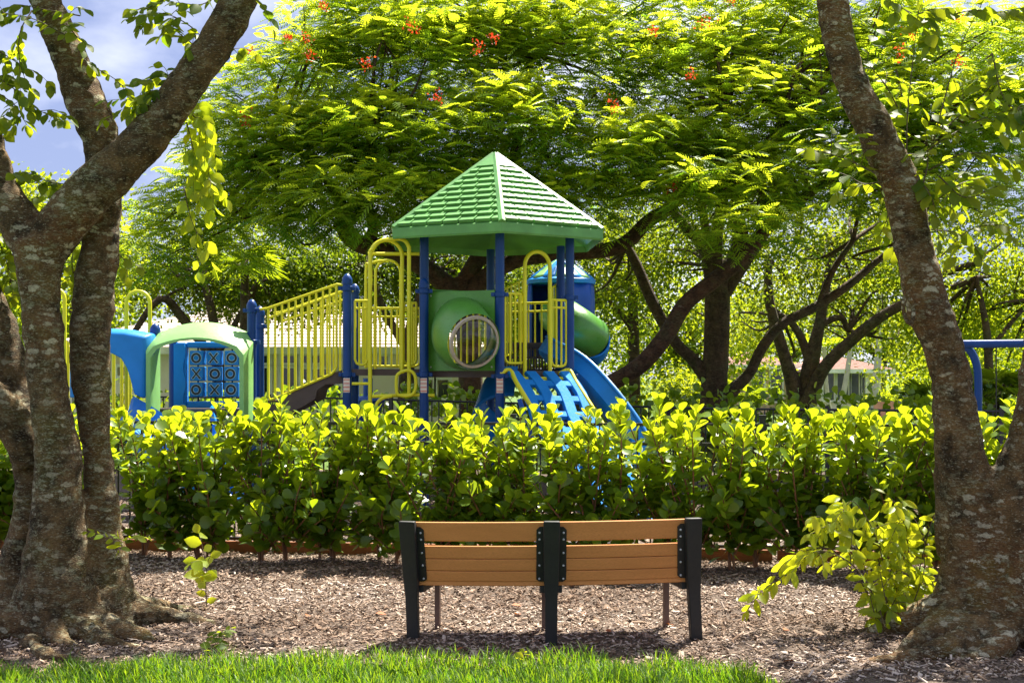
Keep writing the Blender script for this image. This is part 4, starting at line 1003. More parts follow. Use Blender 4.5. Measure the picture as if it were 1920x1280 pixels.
chute('slide_chute', [(1020, 672, 18.0), (1070, 702, 17.6), (1118, 752, 17.2), (1160, 808, 16.9), (1190, 862, 16.7), (1225, 902, 16.6), (1265, 912, 16.5)], .46, .25, 'blue_plastic', (0.25, -1, 0))
# blue tunnel mouth left of the climber
mb = MB(); rgs = []
for t in np.linspace(0, 1, 10):
    a = t * math.pi * .75; c = P(960 - 10 * t, 735 + 55 * t, 17.9 - .3 * t)
    rgs.append([c + Vector((-.42 * math.sin(b) * (1 + .15 * t), -.36 * math.cos(b) * .5, .36 * math.cos(b))) for b in np.linspace(-.2, math.pi, 14)])
mb.rings(rgs, False); mb.build('slide_bend', M['blue_plastic'], play, angle=80, solid=.025)
# net-like blue climber with yellow side rails, sloping out to the front right
outw = Vector((al.y, -al.x, 0)); 
if outw.y > 0: outw = -outw
run, drop = 1.9, DZ + .02
def cl_(t, s_): return on(t, .06) + outw * (run * s_) + Vector((0, 0, DZ - drop * s_))
cdir = (cl_(.5, 1) - cl_(.5, 0)).normalized(); cn = al.cross(cdir).normalized()
for t in (.14, .38, .64, .88):
    mb = MB(); pts_ = [cl_(t + .05 * math.sin(4 * s_ * math.pi), s_) for s_ in np.linspace(0, 1, 14)]
    rg = [[p - al * .082 + cn * .03, p + al * .082 + cn * .03, p + al * .082 - cn * .03, p - al * .082 - cn * .03] for p in pts_]; mb.rings(rg, True, True, True); mb.build('climber_strip', M['climber'], play, angle=30, bevel=.01)
for i in range(9):
    s_ = .07 + i * .108; a_, b_ = cl_(.12, s_), cl_(.90, s_ + .02); mb = MB(); rg = [[p - cdir * .05 + cn * .036, p + cdir * .05 + cn * .036, p + cdir * .05 - cn * .024, p - cdir * .05 - cn * .024] for p in (a_, (a_ + b_) / 2 + cn * .01, b_)]
    mb.rings(rg, True, True, True); mb.build('climber_step', M['climber'], play, angle=30, bevel=.01)
for t in (.10, .95):
    mb = MB(); up = Vector((0, 0, 1)); pts_ = [on(t - .12, .03) + up * (DZ - .02), cl_(t, .0) + up * .03, cl_(t, .08) + up * .02] + [cl_(t, s_) + up * .03 for s_ in (.3, .6, 1.0)]; mb.tube([tuple(p) for p in pts_], .03, 10, sm=3); mb.build('climber_rail', M['yellow'], play)
mb = MB(); mb.tube([on(.2, .1) + Vector((0, 0, DZ - .08)), on(.85, .1) + Vector((0, 0, DZ - .08))], .022, 10); mb.build('cross_bar', M['yellow'], play)
mb = MB(); mb.box(cl_(.12, .28) + Vector((-.1, 0, -.12)), (.06, .05, .62), Matrix.Rotation(R(-18), 3, 'Y')); mb.build('climber_bracket', M['blue_deep'], play, bevel=.01)
# green arch of the low deck
def archpts(cx, hw, ztop, zsh, zbot, y, n=14):
    pts = [Vector((cx - hw, y, zbot)), Vector((cx - hw, y, (zbot + zsh) / 2)), Vector((cx - hw, y, zsh - .12))]
    for k in range(n + 1):
        t = k / n; u = -1 + 2 * t; e = (1 - abs(u) ** 2.6)
        pts.append(Vector((cx + hw * u * (1 if abs(u) < .999 else 1), y, zsh + (ztop - zsh) * (1 - u * u) - (.07 if abs(u) > .999 else 0))))
    pts += [Vector((cx + hw, y, zsh - .12)), Vector((cx + hw, y, (zbot + zsh) / 2)), Vector((cx + hw, y, zbot))]
    return pts
cx = P(379, 0, 16.9).x; Z = lambda py_, d=16.9: P(0, py_, d).z
o1 = archpts(cx, .66, Z(603), Z(628), 1.05, 17.02); o2 = archpts(cx - .005, .675, Z(606), Z(632), 1.05, 16.92); o3 = archpts(cx - .012, .665, Z(622), Z(646), 1.05, 16.66); o4 = archpts(cx - .012, .63, Z(634), Z(656), 1.05, 16.56)
i1 = archpts(cx - .012, .575, Z(638), Z(662), 1.05, 16.56); i2 = archpts(cx, .56, Z(632), Z(656), 1.05, 16.62); i3 = archpts(cx, .585, Z(612), Z(640), 1.05, 17.02)
mb = MB(); mb.rings([list(x) for x in (o1, o2, o3, o4, i1, i2, i3, o1)], False); mb.build('arch', M['green_pale'], play, angle=35)
# noughts and crosses panel
ty = 17.75
def T_(px_, py_): return P(px_, py_, ty)
mb = MB()
def rbox(x0, y0, x1, y1, th_=.09, yo=0):
    a, b = T_(x0, y0), T_(x1, y1); mb.box(((a.x + b.x) / 2, ty + yo, (a.z + b.z) / 2), (abs(b.x - a.x), th_, abs(b.z - a.z)))
rbox(331, 642, 352, 800, .14); rbox(456, 642, 471, 800, .14); rbox(352, 641, 456, 652, .14); rbox(352, 752, 456, 800, .14)
tp_ = mb.build('game_panel', M['blue_plastic'], play, bevel=.02)
mb = MB()
for ex_ in (351.5, 456.5): pass
def wave(x0, x1):
    rg = []
    for py_ in np.linspace(645, 798, 24):
        w_ = 2.2 * math.sin((py_ - 645) / 9.5) ; a, b = T_(x0, py_), T_(x1 + w_, py_); rg.append([Vector((a.x, ty - .10, a.z)), Vector((b.x, ty - .10, b.z)), Vector((b.x, ty - .06, b.z)), Vector((a.x, ty - .06, a.z))])
    m3 = MB(); m3.rings(rg, True, True, True); m3.build('panel_edge', M['blue_plastic'], tp_, angle=50)
wave(329, 349)
marks = ('OXO', 'XOO', 'OXO')
for c_ in range(3):
    x_ = T_(371.5 + 32.0 * c_, 0).x
    mb = MB(); mb.tube([(x_, ty, T_(0, 752).z), (x_, ty, T_(0, 650).z)], .012, 8); mb.build('spindle', M['black'], tp_)
    for r_ in range(3):
        zc = T_(0, 671 + 29.6 * r_).z; yaw = random.uniform(-.16, .16); rt = Matrix.Rotation(yaw, 3, 'Z')
        mb = MB(); mb.box((x_, ty, zc), (.195, .15, .20), rt); tile = mb.build('game_tile', M['blue_plastic'], tp_, bevel=.014)
        fr_ = lambda u_, v_, o_: Vector((x_, ty, zc)) + rt @ Vector((u_, -.075 - o_, v_))
        def flat(name, polys, mat, off):
            m3 = MB()
            for po in polys: m3.prism([fr_(u_, v_, 0) for u_, v_ in po], rt @ Vector((0, -off, 0)))
            # parts of the third level sit under the panel
            m3.build(name, mat, tp_, smooth=False)
        if marks[r_][c_] == 'O':
            def ann(ra, rb_):
                ps = []
                for k in range(20):
                    a, b = 2 * math.pi * k / 20, 2 * math.pi * (k + 1) / 20; ps.append([(ra * math.cos(a), ra * math.sin(a)), (rb_ * math.cos(a), rb_ * math.sin(a)), (rb_ * math.cos(b), rb_ * math.sin(b)), (ra * math.cos(b), ra * math.sin(b))])
                return ps
            flat('printed_outline', ann(.036, .078), M['mark_edge'], .003); flat('printed_nought', ann(.042, .072), M['mark'], .006)
        else:
            def cross(L_, w_):
                ps = []
                for sg in (-1, 1):
                    dx, dy = .64 * sg, .77; nx_, ny_ = -dy, dx; ps.append([(-dx * L_ - nx_ * w_, -dy * L_ - ny_ * w_), (dx * L_ - nx_ * w_, dy * L_ - ny_ * w_), (dx * L_ + nx_ * w_, dy * L_ + ny_ * w_), (-dx * L_ + nx_ * w_, -dy * L_ + ny_ * w_)])
                return ps
            e1 = cross(.094, .017); flat('printed_outline', e1[:1], M['mark_edge'], .003); flat('printed_outline', e1[1:], M['mark_edge'], .0035)
            e2 = cross(.088, .011); flat('printed_cross', e2[:1], M['mark'], .006); flat('printed_cross', e2[1:], M['mark'], .0065)
# blue hood at the far end with arched mouth
hx = [(131, 640), (150, 624), (195, 617), (240, 619), (283, 627), (286, 660), (285, 745), (268, 744), (256, 738), (250, 712), (243, 690), (232, 672), (216, 660), (200, 656), (180, 662), (164, 678), (156, 700), (152, 730), (150, 745), (131, 745)]
fr0 = [P(a, b, 16.75) for a, b in hx]; cxh = P(207, 690, 16.75)
rgs = []
for off, sc_ in ((.30, 1.0), (.12, 1.03), (.0, 1.0), (-.10, .93), (-.13, .86)):
    rgs.append([Vector((cxh.x + (p.x - cxh.x) * (sc_ if i < 7 or i > 18 else 2 - sc_ if False else 1) , p.y + off, cxh.z + (p.z - cxh.z) * (sc_ if p.z > cxh.z + .15 else 1))) for i, p in enumerate(fr0)])
mb = MB(); mb.rings(rgs, True, True, True); mb.build('slide_hood', M['blue_plastic'], play, angle=50, bevel=.02)
for xa, xb, y_, zt_ in ((237, 281, 17.3, 546), (80, 121, 17.3, 540)):
    loop('grab_loop', P(xa, 0, y_).x, P(xb, 0, y_).x, y_, 1.25, P(0, zt_, y_).z, .026)
for px_ in (213, 228, 244, 127): tubepx('bar', [(px_, 640), (px_, 790)], 17.9, .022, 1)
chute('slide_chute', [(205, 778, 16.7), (240, 800, 16.4), (300, 845, 16.1), (345, 895, 15.9), (385, 930, 15.75), (430, 938, 15.6)], .62, .22, 'blue_plastic', (0.85, .5, 0))
chute('slide_chute', [(365, 790, 17.2), (372, 830, 16.6), (380, 880, 16.0), (400, 925, 15.5)], .45, .2, 'blue_plastic', (1, 0, 0))
# blue stool behind the pole climber
mb = MB(); c = P(690, 0, 18.6); mb.lathe((c.x, c.y, 0), [(.06, 0), (.07, .5), (.10, .9), (.14, 1.15), (.22, 1.32), (.25, 1.40), (.22, 1.44), (.07, 1.47), (.07, 1.72)], 20); mb.build('talk_post', M['blue_deep'], play)
# striped warning labels on the posts
for p, w_ in ((pL, .085), (p797, .085), (hexv(0), .085)):
    z_ = P(0, 722, 17).z; mb = MB(); mb.box((p.x, p.y - PR - .002, z_), (w_, .006, .19)); lb = mb.build('warning_label', M['white_label'], play, smooth=False)
    for k in range(4):
        mb = MB(); mb.box((p.x, p.y - PR - .006, z_ + .075 - k * .05), (w_ * .96, .004, .010)); mb.build('stripe', M['red_label'], lb, smooth=False)

# swing frame beside the leaning tree
sw = thing('swing_frame', 'dark blue steel swing frame with a curved leg behind the mossy leaning tree', 'swing', tuple(Vector((6.2, 16.8, 0))))
mb = MB(); mb.tube([tuple(P(1795, 645, 16.8)), tuple(P(2250, 640, 15.6))], .052, 14); mb.build('top_beam', M['blue_post'], sw)
mb = MB(); mb.tube([tuple(P(1800, 647, 16.8)), tuple(P(1818, 656, 16.8)), tuple(P(1830, 680, 16.8)), tuple(P(1834, 715, 16.8)), tuple(P(1834, 800, 16.8)), tuple(P(1834, 955, 16.8))], .05, 14, sm=4); mb.build('leg', M['blue_post'], sw)
mb = MB(); mb.tube([tuple(P(2240, 642, 15.6)), tuple(P(2225, 680, 15.6)), tuple(P(2222, 720, 15.6)), tuple(P(2222, 975, 15.6))], .05, 14, sm=4); mb.build('leg', M['blue_post'], sw)
mb = MB(); mb.tube([tuple(P(1868, 650, 16.6)), tuple(P(1868, 880, 16.6))], .008, 6); mb.build('chain', M['black'], sw)
# ------------------------------------------------------------------ far fence and clipped hedge
def ff(X): return 21.4 - 0.40 * X
def ffz(X): return 1.36 - 0.02 * min(max(X + 3, 0), 6)
ffen = thing('metal_fence', 'dark picket fence enclosing the playground on its far side', 'fence', (0, ff(0), 0))
a2 = math.atan(-0.40); r2 = Matrix.Rotation(a2, 3, 'Z')
for zo in (0, -1.1):
    mb = MB(); mb.tube([(X, ff(X), ffz(X) + zo) for X in np.linspace(-9, 9.5, 20)], .02, 6); mb.build('rail', M['black_fence'], ffen)
for i in range(150):
    X = -9 + i * .123; obj('picket', pick, ffen, (X, ff(X), ffz(X) - .62), r2 @ Matrix.Diagonal((.018, 1, 1.24)))
for i in range(9):
    X = -9 + i * 2.3; mb = MB(); mb.box((X, ff(X), ffz(X) / 2 + .03), (.06, .06, ffz(X) + .06), r2); mb.build('post', M['black_fence'], ffen, smooth=False)
def hedge_row(name, label, x0, x1, yf, ztop, dep, n, size, mat, tm):
    h = thing(name, label, 'hedge', ((x0 + x1) / 2, yf((x0 + x1) / 2), 0))
    nc = n // 10; X = RNG.uniform(x0, x1, nc); C = np.stack([X, np.array([yf(x) for x in X]) + RNG.uniform(-dep, dep, nc), RNG.uniform(.15, 1, nc) ** .7 * ztop * (1 + .06 * np.sin(X * 3.1))], 1)
    cid = np.repeat(np.arange(nc), 10); k = len(cid); L = C[cid] + RNG.normal(size=(k, 3)) * .09
    V, T, tt = bake(*LEAF_PADDLE, basis(RNG.normal(size=(k, 3)) + np.array([0, 0, .5]), RNG.normal(size=(k, 3)) + np.array([0, -.2, .9]), RNG.uniform(.7, 1.2, k) * size), L, np.clip(RNG.normal(tm, .2, k), 0, 1))
    o = obj('foliage', tri_mesh('foliage', V, T, tt, [mat]), h); o['kind'] = 'stuff'
    mb = MB()
    for x in np.arange(x0, x1, .8): mb.tube([(x, yf(x), 0), (x + .03, yf(x), ztop * .6)], .02, 5)
    mb.build('stem', M['hedge_stem'], h)
hedge_row('hedge', 'dark round-leaved hedge outside the far playground fence', -6.5, 9, lambda x: ff(x) + .75, 1.47, .3, 5200, .14, M['hedge_leaf'], .2)

# ------------------------------------------------------------------ houses
M['cream'] = roughmat('cream_stucco', (0.78, 0.68, 0.55), (0.84, 0.75, 0.62), 3, 0.9, 0.2, 0.01)
M['peach'] = roughmat('peach_stucco', (0.66, 0.46, 0.30), (0.72, 0.53, 0.36), 3, 0.9, 0.2, 0.01)
M['tile'] = roughmat('pale_roof_tile', (0.60, 0.50, 0.43), (0.72, 0.62, 0.54), 2.5, 0.85, 0.5, 0.02, (0.54, 0.43, 0.37), 9, (1, 1, 3))
M['pinktile'] = roughmat('pink_roof_tile', (0.50, 0.27, 0.22), (0.62, 0.40, 0.33), 4, 0.85, 0.5, 0.02, (0.40, 0.21, 0.17), 12)
M['trim'] = paint('white_trim', (0.78, 0.76, 0.70), 0.5)
mgl, n_, l_, out2 = nodes('window_glass'); b = pbsdf(n_, (0.03, 0.037, 0.045), 0.08, l_, 0.6); l_.new(b.outputs[0], out2.inputs[0]); M['pane'] = mgl
def house(name, label, px0, px1, d, z_eave, wallmat, roofmat, ridge_z, depth, wins, tiles=True):
    a, b = P(px0, 0, d).x, P(px1, 0, d).x
    h = thing(name, label, 'house', ((a + b) / 2, d, 0))
    mb = MB(); mb.box(((a + b) / 2, d + depth / 2, z_eave / 2 - .2), (b - a, depth, z_eave + .4)); mb.build('wall', wallmat, h, smooth=False)
    ov = .5; xs0, xs1 = a - ov, b + ov; y0, y1 = d - ov, d + depth + ov; hip = min(depth / 2 + ov, (xs1 - xs0) / 2 * .96); ym = (y0 + y1) / 2
    mb = MB(); e = z_eave
    V = [(xs0, y0, e), (xs1, y0, e), (xs1, y1, e), (xs0, y1, e), (xs0 + hip, ym, ridge_z), (xs1 - hip, ym, ridge_z)]
    low = [(x, y, z - .12) for x, y, z in V[:4]]
    mb.add(V + low, [(0, 1, 5, 4), (1, 2, 5), (2, 3, 4, 5), (3, 0, 4), (0, 6, 7, 1), (1, 7, 8, 2), (2, 8, 9, 3), (3, 9, 6, 0), (6, 9, 8, 7)]); rf = mb.build('roof', roofmat, h, smooth=False)
    if tiles:   # courses of tiles on the front slope
        n = 16
        for i in range(n):
            t = (i + .0) / n; m2 = MB(); yA = y0 + (ym - y0) * t; zA = e + (ridge_z - e) * t; ha = hip * t
            m2.tube([(xs0 + ha, yA, zA + .005), (xs1 - ha, yA, zA + .005)], .022, 6); m2.build('tile_course', roofmat, rf)
    mb = MB(); mb.box(((a + b) / 2, d - .02 - ov + .02, e - .08), (b - a + 2 * ov - .02, .05, .18)); mb.build('fascia', M['trim'], h, smooth=False)
    for (wx0, wy0, wx1, wy1, nm) in wins:
        A_, B_ = P(wx0, wy0, d), P(wx1, wy1, d); cx_, cz_ = (A_.x + B_.x) / 2, (A_.z + B_.z) / 2; w_, h_ = abs(B_.x - A_.x), abs(A_.z - B_.z)
        mb = MB()
        for (ox, oz, sx_, sz_) in ((0, h_ / 2 + .04, w_ + .16, .08), (0, -h_ / 2 - .04, w_ + .16, .08), (-w_ / 2 - .04, 0, .08, h_), (w_ / 2 + .04, 0, .08, h_)): mb.box((cx_ + ox, d - .04, cz_ + oz), (sx_, .10, sz_))
        for k in range(1, nm): mb.box((cx_ - w_ / 2 + w_ * k / nm, d - .035, cz_), (.06, .08, h_))
        wn_ = mb.build('window', M['trim'], h, smooth=False)
        for k in range(nm):
            mb = MB(); mb.box((cx_ - w_ / 2 + w_ * (k + .5) / nm, d - .012, cz_), (w_ / nm - .062, .02, h_)); mb.build('pane', M['pane'], wn_, smooth=False)
    return h
house('cream_house', 'long cream house with pale tiled roof behind the yellow stair rail', 90, 905, 34, P(0, 652, 34).z, M['cream'], M['tile'], 4.0, 9,
      [(492, 667, 506, 680, 1), (528, 667, 553, 680, 1), (566, 667, 602, 680, 2), (494, 690, 506, 745, 1), (528, 690, 553, 745, 1), (566, 692, 622, 745, 3), (715, 668, 728, 685, 1), (222, 688, 238, 704, 1), (600, 724, 640, 745, 2), (790, 712, 812, 745, 1), (820, 712, 842, 745, 1), (160, 690, 190, 745, 2)])
house('garden_house', 'small peach house with pink tiled hip roof and tall white-framed windows', 1524, 1652, 58, P(0, 692, 58).z, M['cream'], M['pinktile'], P(0, 666, 61).z, 6,
      [(1543, 700, 1564, 750, 1), (1569, 700, 1591, 750, 1), (1595, 700, 1611, 750, 1), (1615, 700, 1622, 750, 1)])
house('garden_house', 'low cream house glimpsed between the tree trunks', 1355, 1490, 60, P(0, 684, 60).z, M['peach'], M['pinktile'], P(0, 660, 64).z, 7,
      [(1412, 692, 1432, 752, 1), (1445, 692, 1466, 752, 1)])

# ------------------------------------------------------------------ trees behind
def bg_tree(name, label, base, limbs, barkm, blobs, n_clump, per, size, leafm, spread, tm=.4, tmpl=LEAF_SMALL, group=None, flat=.6, twigs=0, shell=.5):
    t = thing(name, label, 'tree', base, group)
    mb = MB(); tips = []
    for rows in limbs:
        pts = limb(mb, rows, 10, 4); tips.append((pts[-1], pts[-2]))
    C = crown_leaves(t, blobs, n_clump, per, size, tmpl, leafm, spread, 'crown', tm, .22, flat, shell)
    ends = np.array([q for q, _ in tips])
    for k in range(twigs):     # thin branches reaching the leaf clumps
        c = C[RNG.integers(len(C))]; e = ends[np.argmin(np.linalg.norm(ends - c, axis=1))]; m_ = (e + c) / 2 + RNG.normal(size=3) * .3
        mb.tube([tuple(e), tuple(m_), tuple(c)], [.05, .03, .012], 5, sm=4)
    mb.build('trunk', barkm, t, angle=80)
    return t
def D_(px_, py_, rx, ry, rz, w=1.0, back=0.0):
    d = 20.6 + max(0, 450 - py_) / 112 + back      # crown domes back from its low front edge
    return (tuple(P(px_, py_, d)), (rx, ry, rz), w)
def B_(px_, py_, d, rx, ry, rz, w=1.0): return (tuple(P(px_, py_, d)), (rx, ry, rz), w)

# flame trees: feathery fronds in flat sprays
def flame_tree(label, base, limbs, blobs, nspray, flowers, seedpx):
    t = thing('flame_tree', label, 'tree', base)
    mb = MB(); ends = []
    for rows in limbs: pts = limb(mb, rows, 12, 5); ends += [pts[-1], pts[-2]]
    ends = np.array(ends)
    w = np.array([b[2] for b in blobs]); w = w / w.sum(); ch = RNG.choice(len(blobs), nspray, p=w)
    d = RNG.normal(size=(nspray, 3)); d[:, 1] -= .45; d[:, 2] += .45; d /= np.linalg.norm(d, axis=1, keepdims=True)
    rad = np.where(RNG.random(nspray) < .86, RNG.uniform(.85, 1.08, nspray), RNG.uniform(.3, .85, nspray))
    C = np.array([b[0] for b in blobs])[ch] + d * rad[:, None] * np.array([b[1] for b in blobs])[ch]
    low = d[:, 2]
    per = RNG.poisson(15, nspray) + 4; cid = np.repeat(np.arange(nspray), per); n = len(cid)
    base_az = np.arctan2(d[:, 1], d[:, 0])[cid]; az = base_az + RNG.normal(0, 1.25, n)
    el = RNG.normal(.10, .28, n) - .25 * (low[cid] < -.2)
    U = np.stack([np.cos(az) * np.cos(el), np.sin(az) * np.cos(el), np.sin(el)], 1)
    L = C[cid] + RNG.normal(size=(n, 3)) * np.array([.29, .29, .13]) - U * .10
    Nn = np.stack([RNG.normal(0, .25, n), RNG.normal(0, .25, n) - .12, np.ones(n)], 1)
    S = RNG.uniform(.22, .42, n)
    sprt = RNG.normal(0, .16, nspray)
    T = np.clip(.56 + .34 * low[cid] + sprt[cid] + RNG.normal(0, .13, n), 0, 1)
    iv, a, b = in_view(L); 
    vis = iv & ~((a > 0) & (a < 215)) & (b < 480)
    sc = np.where(vis, S / L[:, 1], -1); idx = np.argsort(-sc)[:300]
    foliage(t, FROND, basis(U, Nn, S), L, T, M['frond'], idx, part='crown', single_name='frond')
    for k in range(150):
        c = C[RNG.integers(nspray)]; e = ends[np.argmin(np.linalg.norm(ends - c, axis=1))]; m_ = e * .5 + c * .5 + RNG.normal(size=3) * .25 - np.array([0, 0, .1])
        mb.tube([tuple(e), tuple(m_), tuple(c)], [.04, .026, .010], 5, sm=4)
    mb.build('trunk', M['flame_bark'], t, angle=80)
    for (fx, fy, fd, fs) in flowers:
        c = np.array(P(fx, fy, fd)); k = 36; Lf = c + RNG.normal(size=(k, 3)) * np.array([.055, .045, .055]) * fs
        V, Tt, tt = bake(*LEAF_SMALL, basis(RNG.normal(size=(k, 3)) + np.array([0, 0, .5]), RNG.normal(size=(k, 3)), RNG.uniform(.035, .06, k)), Lf, RNG.random(k))
        obj('blossom', tri_mesh('blossom', V, Tt, tt, [M['flower']], False), t)
    return len(L)
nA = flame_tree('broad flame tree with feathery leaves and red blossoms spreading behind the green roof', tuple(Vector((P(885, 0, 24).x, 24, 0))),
    [[(885, 885, 26, 24), (883, 745, 23, 24), (880, 650, 23, 24), (872, 570, 23, 24), (860, 520, 24, 24)],
     [(868, 560, 20, 24), (800, 505, 18, 23.8), (730, 468, 17, 23.6), (675, 458, 17, 23.5), (645, 430, 15, 23.4), (640, 385, 12, 23.4), (600, 320, 9, 23.4), (530, 260, 6, 23.4)],
     [(690, 460, 12, 23.6), (700, 420, 10, 23.4), (680, 370, 8, 23.2), (690, 290, 6, 23)],
     [(872, 550, 19, 24), (960, 490, 16, 23.8), (1060, 475, 15, 23.6), (1140, 468, 14, 23.4), (1178, 452, 14, 23.3), (1215, 415, 13, 23.2), (1255, 390, 12, 23.1), (1285, 345, 9, 23), (1310, 280, 6, 23)],
     [(870, 530, 17, 24), (930, 420, 14, 24), (960, 330, 12, 24), (975, 220, 9, 24), (1000, 100, 6, 24)]],
    [D_(540, 290, 1.5, 1.0, .9, 1.5, .5), D_(470, 400, 2.0, 1.0, .6, 1.3, 1.5), D_(600, 170, 1.7, 1.0, .9, 1.6), D_(820, 130, 2.0, 1.1, 1.0, 2.0), D_(760, 270, 1.7, 1.0, .8, 1.6), D_(680, 380, 1.5, .9, .6, 1.2, .3), D_(880, 370, 1.6, .9, .6, 1.0, .8),
     D_(1010, 250, 1.6, 1.0, .9, 1.7), D_(1030, 110, 1.9, 1.1, 1.0, 1.6), D_(930, 20, 2.3, 1.2, .9, 1.5), D_(720, 60, 1.7, 1.1, .9, 1.1), D_(330, 470, 1.5, 1.1, .6, .9, 3), D_(1080, 380, 1.1, .8, .5, .7, 1), D_(1140, 10, 1.8, 1.1, .9, .9), D_(430, 240, .7, .7, .6, .45, .8), D_(600, 340, 2.2, .8, .8, 1.2, 2.6), D_(850, 330, 2.4, .8, .8, 1.2, 2.6), D_(1050, 320, 2.0, .8, .8, .9, 2.6), D_(440, 360, 1.6, .8, .7, .8, 3), D_(700, 130, 2.2, .8, .8, .9, 2.4), D_(1000, 100, 2.4, .8, .8, .9, 2.4)],
    1180, [(462, 222, 21.2, 1.3), (575, 72, 21.6, 1.0), (580, 108, 21.5, 1.0), (608, 12, 21.8, .8), (470, 100, 22.4, .8), (685, 122, 20.9, 1.1), (770, 52, 20.6, 1.3), (895, 90, 20.4, 1.0), (820, 183, 20.4, .9), (1150, 195, 20.2, 1.0), (925, 70, 20.5, .8), (540, 72, 21.7, .7)], 0)
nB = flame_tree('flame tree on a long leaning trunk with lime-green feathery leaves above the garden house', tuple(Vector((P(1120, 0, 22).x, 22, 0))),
    [[(1060, 880, 22, 22), (1085, 760, 18, 22), (1140, 722, 16, 22), (1200, 685, 16, 21.9), (1248, 630, 16, 21.8), (1285, 570, 15, 21.8), (1340, 525, 15, 21.8), (1395, 480, 15, 21.8), (1440, 425, 13, 21.9), (1500, 375, 10, 22), (1580, 320, 7, 22)],
     [(1400, 475, 12, 21.8), (1385, 400, 10, 21.9), (1370, 300, 8, 22), (1360, 200, 5, 22)], [(1440, 425, 10, 21.9), (1430, 330, 8, 22), (1470, 220, 6, 22)]],
    [D_(1280, 150, 1.7, 1.1, 1.0, 1.7), D_(1240, 290, 1.3, .9, .7, 1.2), D_(1400, 240, 1.6, 1.0, .9, 1.6), D_(1360, 60, 1.9, 1.1, .9, 1.4), D_(1540, 160, 1.8, 1.1, 1.0, 1.8), D_(1700, 230, 1.8, 1.1, .9, 1.7), D_(1860, 240, 1.8, 1.1, .9, 1.6), D_(1340, 370, 1.2, .8, .5, .9), D_(1540, 330, 1.6, .9, .6, 1.2), D_(1560, 30, 2.2, 1.2, .9, 1.3), D_(1780, 100, 2.2, 1.2, .9, 1.4), D_(1800, 390, 1.8, 1.0, .5, .9, .5), D_(1400, 440, 1.0, .6, .35, .4), D_(1950, 120, 1.8, 1.2, 1, .8), D_(1300, 330, 2.0, .8, .8, .9, 2.6), D_(1560, 310, 2.4, .8, .7, 1.0, 2.6), D_(1820, 300, 2.2, .8, .8, .9, 2.6), D_(1450, 120, 2.4, .8, .8, 1.0, 2.4), D_(1750, 120, 2.4, .8, .8, 1.1, 2.4)],
    1050, [(1322, 40, 20.2, 1.6), (1225, 60, 20.4, .9), (1295, 142, 20.2, .8), (1708, 62, 20.6, 1.3), (1688, 100, 20.6, 1.0), (1798, 115, 20.6, 1.2), (1790, 32, 20.9, 1.0), (1262, 352, 20.6, .8), (1370, 2, 20.4, .8)], 0)
print('fronds', nA, nB)

bg_tree('shade_tree', 'thick dark-trunked shade tree forking into upright limbs beside the leaning trunk', tuple(Vector((P(1340, 0, 26).x, 26, 0))),
    [[(1338, 870, 34, 26), (1338, 750, 26, 26), (1343, 650, 24, 26), (1345, 560, 24, 26), (1342, 500, 20, 26)],
     [(1335, 520, 15, 26), (1320, 465, 11, 26), (1290, 430, 10, 26), (1262, 395, 9, 26), (1245, 350, 7, 26)], [(1340, 510, 14, 26), (1325, 440, 9, 26), (1316, 380, 8, 26), (1310, 300, 6, 26)],
     [(1342, 510, 14, 26), (1345, 430, 11, 26), (1358, 360, 10, 26), (1362, 280, 7, 26)], [(1350, 540, 14, 26), (1380, 470, 11, 26), (1385, 400, 10, 26), (1380, 300, 7, 26)], [(1352, 560, 13, 26), (1410, 470, 12, 26), (1450, 410, 10, 26), (1490, 340, 7, 26)],
     [(1335, 720, 16, 26), (1300, 675, 12, 26), (1265, 640, 11, 26), (1225, 570, 11, 26), (1195, 500, 10, 26), (1175, 460, 8, 26)],
     [(1358, 760, 16, 25.9), (1375, 730, 13, 25.8), (1405, 700, 10, 25.7), (1430, 650, 10, 25.6), (1470, 605, 9, 25.6), (1530, 575, 9, 25.6), (1590, 535, 8, 25.6), (1650, 485, 6, 25.6), (1700, 450, 4, 25.6)], [(1535, 575, 7, 25.6), (1560, 510, 6, 25.6), (1600, 450, 5, 25.6)]],
    M['far_bark'], [B_(1300, 470, 28.5, 2.6, 1.4, 1.8, 2), B_(1420, 380, 28, 2.6, 1.5, 1.6, 2), B_(1200, 520, 28.5, 1.5, 1.2, 1.6, 1), B_(1600, 450, 27, 2.0, 1.4, 1.0, 1.2)], 300, 46, .11, M['oak_leaf'], .30, .45, twigs=40)
bg_tree('shade_tree', 'smaller shade tree with splayed dark stems in front of the garden house', tuple(Vector((P(1502, 0, 31).x, 31, 0))),
    [[(1500, 830, 22, 31), (1492, 740, 17, 31), (1475, 680, 12, 31), (1458, 625, 11, 31), (1442, 560, 9, 31), (1440, 480, 7, 31)], [(1508, 830, 22, 31), (1515, 720, 18, 31), (1525, 660, 14, 31), (1538, 600, 10, 31), (1552, 520, 8, 31), (1570, 450, 6, 31)],
     [(1512, 760, 16, 30.8), (1545, 690, 12, 30.6), (1600, 635, 11, 30.4), (1650, 595, 10, 30.2), (1700, 565, 9, 30), (1760, 520, 7, 30), (1830, 490, 5, 30)], [(1520, 690, 9, 31), (1505, 640, 8, 31), (1488, 610, 7, 31), (1465, 590, 5, 31)], [(1535, 610, 7, 31), (1575, 595, 6, 31), (1590, 620, 5, 31)]],
    M['far_bark'], [B_(1500, 520, 33, 2.4, 1.3, 1.5, 2), B_(1640, 500, 32, 2.2, 1.3, 1.4, 2), B_(1420, 600, 34, 1.3, 1, 1.0, .9), B_(1720, 420, 32, 2.2, 1.5, 1.3, 1.4), B_(1620, 610, 34, 1.3, 1.0, .5, .5)], 330, 46, .12, M['oak_leaf'], .32, .6, twigs=40)
